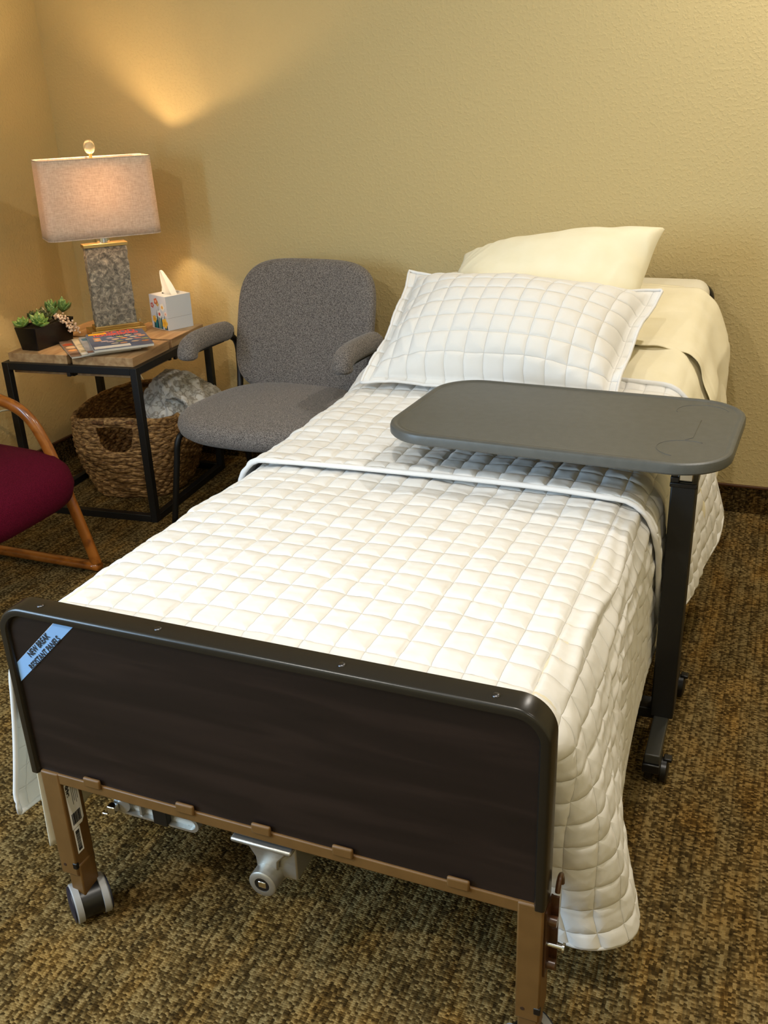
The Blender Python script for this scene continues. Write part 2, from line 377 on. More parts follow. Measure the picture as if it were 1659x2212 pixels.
def grid_obj(name, P, m, parent=None, solid=0.0, flip=False, puff=None, uv=None):
    """P: array (ns,nt,3)"""
    ns, nt_ = P.shape[:2]
    if puff is not None:
        ds = np.gradient(P, axis=0); dt = np.gradient(P, axis=1); Nn = np.cross(ds, dt)
        Nn /= np.linalg.norm(Nn, axis=2, keepdims=True)+1e-9
        if flip: Nn = -Nn
        P = P+Nn*puff[..., None]
    idx = np.arange(ns*nt_).reshape(ns, nt_)
    q = np.stack([idx[:-1, :-1], idx[1:, :-1], idx[1:, 1:], idx[:-1, 1:]], -1).reshape(-1, 4)
    if flip: q = q[:, ::-1]
    me = bpy.data.meshes.new(name); me.from_pydata(P.reshape(-1, 3).tolist(), [], q.tolist()); me.update()
    me.materials.append(m); me.polygons.foreach_set('use_smooth', [True]*len(me.polygons))
    if uv is not None:
        U = np.stack([uv[0].reshape(-1), uv[1].reshape(-1)], -1)[q.reshape(-1)]
        l = me.uv_layers.new(name='cloth'); l.data.foreach_set('uv', U.reshape(-1).astype(np.float32))
    o = bpy.data.objects.new(name, me); COL.objects.link(o)
    if parent: o.parent = parent
    if solid: md = o.modifiers.new('solidify', 'SOLIDIFY'); md.thickness = solid; md.offset = -1
    return o, P

def noise2(x, y, seed=0, oct_=4, f0=1.0):
    rng = np.random.RandomState(seed); z = np.zeros_like(x)
    for k in range(oct_):
        f = f0*2**k
        for _ in range(4):
            a = rng.uniform(0, 2*PI); ph = rng.uniform(0, 2*PI); z = z+np.sin(2*PI*f*(x*math.cos(a)+y*math.sin(a))+ph)/(4*1.7**k)
    return z

def text_obj(name, body, size, m, mat, parent, bold=0.0, xs=1.0, align='CENTER', sp=1.0):
    cu_ = bpy.data.curves.new(name, 'FONT'); cu_.body = body; cu_.size = size; cu_.align_x = align; cu_.align_y = 'CENTER'
    cu_.offset = bold; cu_.extrude = 0.00015; cu_.space_character = sp
    t = bpy.data.objects.new(name+'_tmp', cu_); COL.objects.link(t)
    dg = bpy.context.evaluated_depsgraph_get(); me = bpy.data.meshes.new_from_object(t.evaluated_get(dg))
    bpy.data.objects.remove(t)
    me.transform(mat @ Matrix.Diagonal((xs, 1, 1, 1))); me.name = name
    me.materials.clear(); me.materials.append(m)
    o = bpy.data.objects.new(name, me); COL.objects.link(o); o.parent = parent; return o

# ------------------------------------------------------------------ the room
XL, XR, YB, YF = -0.61, 3.9, 0.0, -5.6
struct(MB().box((XL-0.1, YF-0.1, -0.1), (XR+0.1, 0.1, 0.0)).obj('floor', m_carpet))
struct(MB().box((XL-0.1, 0, 0), (XR+0.1, 0.1, CEIL)).obj('wall_back', m_wall))
wl = MB(); wy0, wy1, wz0, wz1 = -4.7, -3.2, 0.8, 2.1
wl.box((XL-0.1, YF-0.1, 0), (XL, wy0, CEIL)); wl.box((XL-0.1, wy1, 0), (XL, 0, CEIL))
wl.box((XL-0.1, wy0, 0), (XL, wy1, wz0)); wl.box((XL-0.1, wy0, wz1), (XL, wy1, CEIL))
struct(wl.obj('wall_left', m_wall))
struct(MB().box((XR, YF-0.1, 0), (XR+0.1, 0, CEIL)).obj('wall_right', m_wall))
struct(MB().box((XL-0.1, YF-0.1, 0), (XR+0.1, YF, CEIL)).obj('wall_front', m_wall))
struct(MB().box((XL-0.1, YF-0.1, CEIL), (XR+0.1, 0.1, CEIL+0.1)).obj('ceiling', m_ceil))
m_wf = M('white_window_frame', srgb(230, 228, 222), 0.4)
wf = MB()
for a, b in (((XL-0.08, wy0, wz0), (XL-0.02, wy0+0.05, wz1)), ((XL-0.08, wy1-0.05, wz0), (XL-0.02, wy1, wz1)), ((XL-0.08, wy0, wz0), (XL-0.02, wy1, wz0+0.05)),
             ((XL-0.08, wy0, wz1-0.05), (XL-0.02, wy1, wz1)), ((XL-0.08, (wy0+wy1)/2-0.02, wz0), (XL-0.02, (wy0+wy1)/2+0.02, wz1))): wf.box(a, b)
struct(wf.obj('window_1', m_wf, bevel=0.004))
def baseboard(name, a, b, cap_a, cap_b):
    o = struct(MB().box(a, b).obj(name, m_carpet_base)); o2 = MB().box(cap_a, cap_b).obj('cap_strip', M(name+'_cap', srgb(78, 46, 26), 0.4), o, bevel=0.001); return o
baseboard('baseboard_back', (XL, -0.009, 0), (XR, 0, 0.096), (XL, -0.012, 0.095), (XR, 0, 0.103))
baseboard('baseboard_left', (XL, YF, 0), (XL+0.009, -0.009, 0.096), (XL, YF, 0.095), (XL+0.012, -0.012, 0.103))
for i, (x, y, p) in enumerate(DOWNLIGHTS):
    t = thing('recessed_light', 'white recessed ceiling downlight ' + ['close to the back wall right of the bed', 'above the foot of the bed', 'near the window', 'added as fill in the front right corner of the room', 'added as fill near the right wall'][i], 'ceiling light', (x, y, CEIL-0.01))
    MB().rings([[(r*math.cos(2*PI*k/32), r*math.sin(2*PI*k/32), z) for k in range(32)] for r, z in ((0.07, 0.0), (0.07, 0.006), (0.1, 0.008), (0.1, 0.0099))], cap=False).obj('trim_ring', m_wf, t, smooth=True)

# ------------------------------------------------------------------ hospital bed (local: u right, v towards the wall)
BL = (1.049, -2.331, 0); BR = -0.007
bed = thing('hospital_bed', 'hospital bed with dark walnut foot panel, tan steel legs and castors', 'bed', BL, BR)
BW = 0.914; PB = 0.343; ZT = 0.672
# foot panel
def panel_pts(zb, zt, r=0.043):
    x0, x1 = 0.011, BW-0.011
    return [(x0, zb), (x1, zb)]+[(x1-r+r*math.cos(a), zt-r+r*math.sin(a)) for a in np.linspace(0, PI/2, 9)]+[(x0+r+r*math.cos(a), zt-r+r*math.sin(a)) for a in np.linspace(PI/2, PI, 9)]
o = MB().prism(panel_pts(PB, ZT-0.011), -0.022, -0.006, Matrix.Rotation(PI/2, 4, 'X')).obj('foot_panel', m_panel, bed)
o['label'] = 'dark walnut wood-grain panel'
def u_trim(y0, y1, zb, zt, th, rad):
    path = [(0, zb)]; 
    for k in range(13): a = PI-PI/2*k/12; path.append((rad+rad*math.cos(a), zt-rad+rad*math.sin(a)))
    for k in range(13): a = PI/2-PI/2*k/12; path.append((BW-rad+rad*math.cos(a), zt-rad+rad*math.sin(a)))
    path.append((BW, zb)); R = []
    c = (BW/2, zb)
    for i, (x, z) in enumerate(path):
        a = Vector(path[max(i-1, 0)]); b = Vector(path[min(i+1, len(path)-1)]); t = (b-a).normalized(); nx, nz = t.y, -t.x   # inward normal
        e = 0.0045
        sec = [(0, y0+e), (0, y1-e), (e, y1), (th-e, y1), (th, y1-e), (th, y0+e), (th-0.003, y0), (e, y0), (0.0015, y0+0.0015)]
        R.append([(x+nx*s_, yy, z+nz*s_) for s_, yy in sec])
    return MB().rings(R)
u_trim(-0.002, 0.044, PB-0.006, ZT, 0.0165, 0.052).obj('edge_trim', m_trim, bed, auto=40)
for u in (0.079, 0.303, 0.610, 0.834):
    MB().lathe([(0.0, ZT+0.0025), (0.003, ZT+0.0025), (0.0055, ZT+0.0012), (0.0065, ZT-0.001)][::-1], (u, 0.019), 16).obj('screw', m_steel, bed, smooth=True)
MB().box((0.02, 0.002, 0.3215), (BW-0.02, 0.03, PB)).obj('end_rail', m_tan, bed, bevel=0.002)
for u in (0.132, 0.318, 0.4595, 0.601, 0.786):
    MB().box((u-0.0175, -0.003, 0.337), (u+0.0175, 0.004, 0.3565)).obj('panel_clip', m_tan, bed, bevel=0.0035, seg=3)
# sticker
st = MB().add([(0.117, 0.0052, 0.658), (0.155, 0.0052, 0.658), (0.0167, 0.0052, 0.524), (0.0167, 0.0052, 0.561)], [(0, 3, 2, 1)]).obj('sticker', m_blue, bed)
st['label'] = 'light blue corner sticker'
MB().add([(0.1165, 0.0056, 0.6575), (0.1155, 0.0056, 0.6575), (0.0167, 0.0056, 0.5595), (0.0167, 0.0056, 0.5612)], [(0, 1, 2, 3)]).obj('sticker_border', m_white, st)
d = Vector((0.0986, 0, 0.097)).normalized(); ang = math.atan2(d.z, d.x)
def sticker_text(body, size, along, off, xs, bold):
    c = Vector((0.0765, 0.0042, 0.6005)); n_ = Vector((-math.sin(ang), 0, math.cos(ang)))
    p = c+d*along+n_*off
    mt = Matrix.Translation(p) @ Matrix.Rotation(-ang, 4, 'Y') @ Matrix.Rotation(PI/2, 4, 'X')
    text_obj('sticker_text', body, size, m_ink, mt, st, bold, xs)
sticker_text('NEW BREAK', 0.0155, 0.0, 0.0065, 0.80, 0.0002)
sticker_text('RESISTANT PANELS', 0.0150, -0.002, -0.0095, 0.80, 0.0002)
# legs
for k, (u0, u1, l0, l1, side) in enumerate(((0.019, 0.057, 0.026, 0.064, 1), (0.874, 0.912, 0.872, 0.906, -1))):
    lg = MB().box((u0, 0.0, 0.112), (u1, 0.05, 0.3435)).obj('leg', m_tan, bed, bevel=0.003)
    e = 0.0035
    lo = MB().box((u0+e+0.008*(side > 0), 0.004, 0.052), (u1-e+0.006*(side > 0), 0.046, 0.135)).obj('inner_leg_tube', m_tan, lg, bevel=0.003)
    MB().box((u1-0.008 if side > 0 else u1-0.009, -0.0015, 0.130), (u1+0.0015, 0.006, 0.143)).obj('lock_button', m_black2, lg, bevel=0.0015)
    MB().cyl((u0+0.012, -0.0006, 0.1345), (u0+0.012, 0.004, 0.1345), 0.0032, 12).obj('pin_hole', m_dkframe, lg)
    uc = (u0+u1)/2+0.011*(side > 0); vc = 0.024
    SW = Matrix.Translation((uc, vc, 0)) @ Matrix.Rotation(math.radians(53), 4, 'Z')
    cs = MB().cyl((-0.020, 0, 0.037), (0.020, 0, 0.037), 0.0335, 24).box((-0.019, -0.014, 0.03), (0.019, 0.018, 0.060)); cs.v = [tuple(SW @ Vector(p)) for p in cs.v]
    cs = cs.obj('caster', m_black2, bed, bevel=0.002)
    for sd in (-1, 1):
        c0 = sd*0.018; c1 = sd*0.032
        MB().rings([[(x, r*math.cos(2*PI*q/28), 0.0375+r*math.sin(2*PI*q/28)) for q in range(28)] for x, r in ((c0, 0.030), (c0+sd*0.001, 0.0368), (c1-sd*0.002, 0.0373), (c1, 0.0355))], SW).obj('wheel', m_greyp, cs, auto=40)
        MB().rings([[(x, r*math.cos(2*PI*q/28), 0.0375+r*math.sin(2*PI*q/28)) for q in range(28)] for x, r in ((c1-sd*0.002, 0.0345), (c1+sd*0.003, 0.034), (c1+sd*0.0055, 0.020), (c1+sd*0.006, 0.001))], SW).obj('wheel_cover', m_navy, cs, auto=40)
# label on the inner face of the left leg
ux = 0.0575
lab = MB().add([(ux+0.0003, 0.008, 0.312), (ux+0.0003, 0.012, 0.322), (ux+0.0003, 0.040, 0.322), (ux+0.0003, 0.040, 0.222), (ux+0.0003, 0.034, 0.214), (ux+0.0003, 0.008, 0.214)], [(0, 1, 2, 3, 4, 5)]).obj('leg_label', m_white, bed)
lab['label'] = 'white printed label with barcode'
MB().add([(ux+0.0003, 0.010, 0.213), (ux+0.0003, 0.026, 0.213), (ux+0.0003, 0.026, 0.158), (ux+0.0003, 0.010, 0.158)], [(0, 1, 2, 3)]).obj('lower_label', m_white, lab)
bc = MB(); random.seed(3); v_ = 0.012
while v_ < 0.034: w_ = random.choice((0.0006, 0.0011, 0.0016)); bc.box((ux+0.0004, v_, 0.222), (ux+0.0008, v_+w_, 0.246)); v_ += w_+random.choice((0.0005, 0.0009))
z_ = 0.163
while z_ < 0.208: w_ = random.choice((0.0006, 0.0011, 0.0018)); bc.box((ux+0.0004, 0.013, z_), (ux+0.0008, 0.0225, z_+w_)); z_ += w_+random.choice((0.0006, 0.0012))
for q in range(4): bc.box((ux+0.0004, 0.022+q*0.004, 0.262+0.006*(q % 2)), (ux+0.0007, 0.0228+q*0.004, 0.312))
bc.obj('barcode', m_ink, lab)
mt = Matrix.Translation((ux+0.0006, 0.0135, 0.296)) @ Matrix.Rotation(-PI/2, 4, 'X') @ Matrix.Rotation(0, 4, 'Y')
mt = Matrix.Translation((ux+0.0006, 0.0140, 0.298)) @ Matrix(((0, 0, 1, 0), (0, 1, 0, 0), (-1, 0, 0, 0), (0, 0, 0, 1)))
text_obj('label_text', 'drive', 0.012, m_ink, mt, lab, 0.0005, 1.0)
# deck frame under the mattress
fr = MB()
for u in (0.045, BW-0.075): fr.box((u, 0.045, 0.40), (u+0.03, 2.2, 0.44))
for v in (0.08, 0.7, 1.2, 1.75, 2.15): fr.box((0.07, v, 0.41), (BW-0.07, v+0.03, 0.435))
fr.box((0.06, 0.06, 0.44), (BW-0.06, 1.25, 0.452))
fr.box((BW-0.062, 0.05, 0.30), (BW-0.03, 0.075, 0.42)); fr.box((0.03, 0.05, 0.30), (0.062, 0.075, 0.42))
fr.obj('deck_frame', m_dkframe, bed)
# side hooks at the right leg
hk = MB()
hk.box((0.9125, 0.010, 0.20), (0.9155, 0.05, 0.325)); hk.box((0.9155, 0.035, 0.19), (0.927, 0.039, 0.335))
hk.cyl((0.9155, 0.024, 0.300), (0.928, 0.024, 0.300), 0.008, 16); hk.cyl((0.9155, 0.024, 0.215), (0.928, 0.024, 0.215), 0.008, 16)
hk.tube([(0.924, 0.05+0.016*math.sin(a), 0.335+0.026*math.cos(a)) for a in np.linspace(-1.2, 1.6, 9)], 0.004, 8)
hk.obj('side_hook', m_brown, bed, auto=40)
MB().cyl((0.916, 0.020, 0.258), (0.938, 0.020, 0.258), 0.0036, 12).cyl((0.938, 0.020, 0.258), (0.941, 0.020, 0.258), 0.0075, 16).obj('lock_pin', m_chrome, bed, auto=40)
# gear box under the end rail
gb = MB()
gx = 0.452
gb.prism([(0.398, 0.312), (0.508, 0.312), (0.508, 0.304), (0.398, 0.304)], -0.032, -0.0, Matrix.Rotation(PI/2, 4, 'X'))
gb.prism([(0.402, 0.304), (0.504, 0.304), (0.470, 0.262), (0.466, 0.225), (0.430, 0.225), (0.428, 0.262)], -0.030, -0.022, Matrix.Rotation(PI/2, 4, 'X'))
gb.box((0.432, 0.03, 0.225), (0.500, 0.11, 0.304)); gb.box((0.436, 0.10, 0.26), (0.49, 0.24, 0.31))
g = gb.obj('gear_housing', m_alu, bed, bevel=0.003); g['label'] = 'silver cast gear housing under the end rail'
MB().rings([[(0.449+0.04*(v-0.0)/0.3*0+r*math.cos(2*PI*q/32), v, 0.228+r*math.sin(2*PI*q/32)) for q in range(32)] for v, r in ((0.010, 0.0135), (0.0, 0.0135), (0.0, 0.022), (0.002, 0.0245), (0.036, 0.0245), (0.038, 0.0265), (0.12, 0.0265))]).obj('drive_socket', m_alu, g, auto=40)
MB().cyl((0.449, 0.0005, 0.228), (0.449, 0.013, 0.228), 0.0125, 20).obj('socket_hole', m_black2, g)
MB().box((0.4415, -0.0005, 0.2215), (0.4565, 0.004, 0.2345)).obj('socket_key', m_chrome, g, bevel=0.002)
# folded crank handle
ck = MB()
sh_ = Matrix.Translation((0.152, 0.020, 0.293))
def obround(L, r, n=10): return [(L-r+r*math.cos(a), r*math.sin(a)) for a in np.linspace(-PI/2, PI/2, n)]+[(r+r*math.cos(a), r*math.sin(a)) for a in np.linspace(PI/2, 3*PI/2, n)]
OB = obround(0.172, 0.0155); RX = Matrix.Rotation(PI/2, 4, 'X')
ck.prism(OB, -0.014, -0.009, sh_ @ RX)
# raised rim and hub
ib = [(x*0.93+0.006, y*0.74) for x, y in OB]
n_ = len(OB)
ck.add([(x, y, -0.009) for x, y in OB]+[(x, y, 0.0) for x, y in OB]+[(x, y, 0.0) for x, y in ib]+[(x, y, -0.009) for x, y in ib],
       [f for i in range(n_) for j in ((i+1) % n_,) for f in ((i, j, n_+j, n_+i), (n_+i, n_+j, 2*n_+j, 2*n_+i), (2*n_+i, 2*n_+j, 3*n_+j, 3*n_+i))], sh_ @ RX)
ck.cyl((0.170, 0.020, 0.297), (0.170, 0.034, 0.297), 0.0165, 20)
ck.box((0.205, 0.021, 0.278), (0.209, 0.030, 0.318))
c_ = ck.obj('crank_handle', m_alu, bed, auto=40); c_['label'] = 'silver folded crank handle under the end rail'
MB().box((0.235, 0.017, 0.277), (0.263, 0.040, 0.322)).obj('strap', m_black2, c_, bevel=0.001)
MB().box((0.148, 0.005, 0.283), (0.164, 0.019, 0.298)).box((0.138, 0.002, 0.279), (0.150, 0.006, 0.284)).obj('crank_hook', m_chrome, c_, bevel=0.002)
MB().box((0.16, 0.036, 0.300), (0.36, 0.055, 0.330)).obj('crank_bracket', m_black2, bed)
# centre drive tube and head panel
MB().tube([(0.457, 0.2, 0.29), (0.457, 2.15, 0.30)], 0.012, 10).obj('drive_tube', m_dkframe, bed, smooth=True)
hp = u_trim(2.232, 2.262, 0.45, 0.812, 0.016, 0.05)
hp.obj('head_trim', m_trim, bed, auto=40)
MB().prism(panel_pts(0.45, 0.80), -2.256, -2.245, Matrix.Rotation(PI/2, 4, 'X')).obj('head_panel', m_panel, bed)
for u0 in (0.02, 0.874):
    lg = MB().box((u0, 2.235, 0.06), (u0+0.036, 2.265, 0.46)).obj('leg', m_tan, bed, bevel=0.003)
    MB().cyl((u0+0.003, 2.25, 0.037), (u0+0.033, 2.25, 0.037), 0.037, 24).obj('caster', m_black2, bed, bevel=0.002)

# ------------------------------------------------------------------ mattress and bedding (same local frame as the bed)
def interp(x, pts): return np.interp(x, [p[0] for p in pts], [p[1] for p in pts])
def sm_interp(x, pts):
    xs = np.array([p[0] for p in pts]); ys = np.array([p[1] for p in pts]); x = np.asarray(x, float)
    acc = 0
    for dx in (-0.06, -0.03, 0, 0.03, 0.06): acc = acc+np.interp(x+dx, xs, ys)
    return acc/5
def topz(v):   # upper surface of the mattress
    return sm_interp(v, [(-0.2, 0.632), (0.2, 0.632), (0.8, 0.618), (1.1, 0.618), (1.3, 0.622), (1.42, 0.638), (1.55, 0.680), (1.76, 0.738), (2.0, 0.795), (2.2, 0.834), (2.4, 0.86)])
def cover(s, v, half, R, flareR, flareL, off, drop_fold=None, lift=0.0):
    """s: signed arc length across the bed from the middle; returns xyz in bed frame. flare*: outward offset as function (d,v)"""
    sg = np.sign(s); a = np.abs(s); half = half+off
    fl = half-R; arc = R*PI/2
    x = np.where(a < fl, a, np.where(a < fl+arc, fl+R*np.sin(np.clip((a-fl)/R, 0, PI/2)), half))
    dz = np.where(a < fl, 0, np.where(a < fl+arc, R*(1-np.cos(np.clip((a-fl)/R, 0, PI/2))), R+(a-fl-arc)))
    d = np.clip(a-fl-arc*0.6, 0, None)
    ex = np.where(sg > 0, flareR(d, v), flareL(d, v))
    dy = drop_fold(d, v, sg) if drop_fold is not None else 0
    sag = 0.006*np.clip(a/fl, 0, 1)**4
    z = topz(v)+off+lift-dz-np.where(a < fl, sag, 0.006)
    return np.stack([BW/2+sg*(x+ex), v+dy, z], -1)
def squares(s, t, g, A, wob=0.0015, seed=1):
    s2 = s+wob*np.sin(t*23+1.3)+wob*0.8*np.sin(t*61+s*9); t2 = t+wob*np.sin(s*27+0.4)+wob*0.8*np.sin(s*57+t*11)
    a = np.abs(np.sin(PI*s2/g)); b = np.abs(np.sin(PI*t2/g))
    return A*np.minimum(1.0, 1.12*(a*b)**0.22)

# mattress
ms = MB(); R = []
for v in list(np.linspace(0.06, 2.20, 60))+[2.215, 2.225]:
    e = 0.03 if v > 2.21 else 0.0
    zt_ = float(topz(v))-(0.02 if v > 2.22 else 0.006 if v > 2.21 else 0); zb_ = max(0.452, zt_-0.16) if v < 1.3 else zt_-0.16
    w_ = 0.89; th_ = zt_-zb_
    R.append([(BW/2+x, v, (zt_+zb_)/2+z) for x, z in rrect(w_-e, th_, 0.045, 6)])
ms.rings(R)
mat_o = ms.obj('mattress', m_ivory, None, auto=50); mat_o.location = BL; mat_o.rotation_euler = (0, 0, BR)
tag(mat_o, 'mattress in an ivory fitted sheet, raised at the head', 'mattress')

# cream flat sheet
def cloth_sheet():
    sh = thing('bed_sheet', 'pale yellow flat sheet over the raised head of the mattress', 'sheet', BL, BR)
    s = np.concatenate([np.linspace(-0.84, -0.36, 60), np.linspace(-0.355, 0.355, 60), np.linspace(0.36, 0.80, 90)])
    v = np.linspace(1.30, 2.135, 110); Sg, V = np.meshgrid(s, v, indexing='ij')
    fr_ = lambda d, v: 0.045*np.clip(d/0.12, 0, 1)+0.07*d+0.016*np.sin(v*22+d*6)*np.clip(d/0.2, 0, 1)+0.010*np.sin(v*47-d*9)*np.clip(d/0.2, 0, 1)
    fl_ = lambda d, v: 0.01*np.clip(d/0.15, 0, 1)+0.03*d+0.010*np.sin(v*25+d*6)*np.clip(d/0.2, 0, 1)
    P = cover(Sg, V, 0.447, 0.06, fr_, fl_, 0.006)
    wr = 0.006*noise2(Sg*1.0, V*1.6, 5, 3, 1.7)+0.006*np.abs(np.sin(9*Sg+14*V+2*noise2(Sg, V, 8, 2, 1.0)))**6*(Sg > 0)
    o, _ = grid_obj('sheet_body', P, m_cream, sh, 0.0012, flip=False, puff=wr)
    # turned-back top edge, hem runs askew
    t = np.linspace(0, 1, 60); s = np.concatenate([np.linspace(-0.66, -0.36, 40), np.linspace(-0.355, 0.355, 60), np.linspace(0.36, 0.80, 60)])
    Sg, T = np.meshgrid(s, t, indexing='ij')
    v0 = np.interp(Sg, [-0.66, -0.45, 0.1, 0.36, 0.5, 0.8], [1.66, 1.655, 1.70, 1.70, 1.70, 1.56])
    V = v0+(2.10-v0)*T
    P = cover(Sg, V, 0.447, 0.06, lambda d, v: 0.045*np.clip(d/0.12, 0, 1)+0.07*d+0.014*np.sin(v*22+d*6)*np.clip(d/0.2, 0, 1), fl_, 0.016)
    wr = 0.005*noise2(Sg, V*1.3, 9, 3, 2.2)+0.004*np.sin(60*Sg+3*V)*np.exp(-(T/0.25)**2)*np.clip(Sg*3, 0, 1)
    wr = wr+0.002*np.exp(-((T-0.0)/0.03)**2)-0.002*np.exp(-((T-0.10)/0.012)**2)
    o2, _ = grid_obj('turned_back_hem', P, m_cream, sh, 0.002, puff=wr)
    # corner hanging below the quilt at the left foot
    y = np.linspace(0.0, 1, 24); q = np.linspace(0, 1, 20); Q, Y = np.meshgrid(q, y, indexing='ij')
    v = 0.02+0.42*Q+0.0*Y; zb = np.interp(v, [0.0, 0.05, 0.2, 0.44], [0.150, 0.135, 0.150, 0.22]); z = 0.42+(zb-0.42)*Y
    P = np.stack([-0.006+0.012*np.sin(v*30)*Y-0.02*Y+0.0*v, v, z], -1)
    grid_obj('hanging_corner', P, m_ivory, sh, 0.0015)
    return sh
cloth_sheet()

def build_quilt():
    q = thing('quilt', 'white square-stitched quilt draped over the mattress down to the foot', 'quilt', BL, BR)
    s = np.arange(-0.86, 1.0001, 0.004); v = np.arange(-0.03, 1.02, 0.004)
    Sg, V0 = np.meshgrid(s, v, indexing='ij')
    fl = 0.457-0.075; arc = 0.075*PI/2
    kR = np.clip((Sg-fl-arc*0.6)/(1.0-fl-arc*0.6), 0, 1); kL = np.clip((-Sg-fl-arc*0.6)/(0.86-fl-arc*0.6), 0, 1)
    V = V0+0.055*np.clip(kR*1.3, 0, 1)*np.clip(1-V0/0.3, 0, 1)+(0.050*np.clip(kL*8, 0, 1)+0.01*kL)*np.clip(1-V0/0.3, 0, 1)
    hem = np.interp(V, [0.0, 0.10, 0.24, 0.36, 0.45, 0.7, 0.85, 1.2], [0.42, 0.445, 0.455, 0.445, 0.425, 0.37, 0.335, 0.32])
    dR = np.clip(Sg-fl-arc, 0, None); maxR = 1.0-fl-arc
    S2 = np.where(Sg > fl+arc, fl+arc+dR*hem/maxR, Sg)
    dL = np.clip(-Sg-fl-arc, 0, None); maxL = 0.86-fl-arc
    S2 = np.where(Sg < -(fl+arc), -(fl+arc+dL*np.interp(V, [0, 0.3, 1.2], [0.37, 0.34, 0.30])/maxL), S2)
    fx = lambda v: sm_interp(v, [(-0.1, 0.090), (0.26, 0.090), (0.35, 0.052), (0.45, 0.022), (0.55, 0.014), (0.7, 0.010), (0.9, 0.012), (1.3, 0.03)])
    def flR(d, v):
        k = np.clip(d/np.maximum(hem, 0.1), 0, 1.1); b = 0.010*np.clip(d/0.10, 0, 1)
        return b+fx(v)*k**1.35+(0.003*np.sin(v*31+k*3)+0.002*np.sin(v*63+k*9))*np.sin(PI*np.clip(k, 0, 1))
    def flL(d, v):
        k = np.clip(d/0.34, 0, 1.1); return 0.012*np.clip(d/0.1, 0, 1)+np.interp(v, [0, 0.25, 0.6, 1.2], [0.062, 0.035, 0.03, 0.03])*k**1.5+0.006*np.sin(v*24+1)*k
    P = cover(S2, V, 0.447, 0.075, flR, flL, 0.010)
    # the hanging part turns the corner at the foot instead of ending in a flat edge
    for kk, sgn in ((kR, 1),):
        side = kk > 0
        k_ = np.clip(kk*1.15, 0, 1)
        vf = 0.062+0.098*k_; r = 0.025+0.080*k_; vc = vf+r; al = np.clip(vc-V, 0, None); ph = np.clip(al/r, 0, PI/2); ext = np.clip(al-r*PI/2, 0, None)
        w = np.clip(kk*6, 0, 1)*side*(V < vc)
        P[..., 0] += w*(-sgn*(r*(1-np.cos(ph))+ext)); newv = vc-r*np.sin(ph)
        P[..., 1] = P[..., 1]*(1-w)+newv*w
    # foot end goes down behind the foot panel
    top = np.clip(1-np.maximum(kR, kL)*6, 0, 1)
    e = np.clip((0.105-V)/0.05, 0, 1); dn = np.clip(0.058-V, 0, None)
    P[..., 2] -= top*(0.016*e**2+dn*0.9); P[..., 1] = np.where(top > 0, np.maximum(P[..., 1], P[..., 1]*(1-top)+0.056*top), P[..., 1])
    big = 0.005*noise2(S2*0.8, V*1.1, 2, 2, 1.4)+0.0035*noise2(S2, V*2.6, 6, 3, 3.0)*np.clip((V-0.3)*2, 0.3, 1)
    hang = np.clip((np.abs(S2)-fl)/0.06, 0, 1); mid = 1-np.clip(kR*1.6, 0, 1)*0.75
    cr1 = 0.010*np.exp(-(((S2-(fl+arc*0.55+0.01*np.sin(V*15)))/0.010))**2)*(Sg > 0)*np.clip((0.95-V)*4, 0, 1)*np.clip((V-0.1)*6, 0, 1)
    cr2 = 0.006*np.abs(np.sin(S2*60+V*9+1.6*noise2(S2, V, 3, 2, 2)))**3*hang*mid*np.clip((V-0.15)*5, 0, 1)
    wr = 0.0012*noise2(S2, V, 11, 3, 14)
    puff = squares(S2, V, 0.051, 0.0046, wob=0.0)+big*(1-0.7*hang)+cr1+cr2+wr
    grid_obj('quilt_body', P, m_quilt, q, 0.004, puff=puff, uv=(S2/0.051-0.025, V/0.051-0.025))
    for line in (P[-1, ::4], P[0, ::4], P[::4, 0]):
        MB().tube([Vector(p) for p in line], 0.0052, 8).obj('binding', m_hem, q, smooth=True)
    return q
build_quilt()

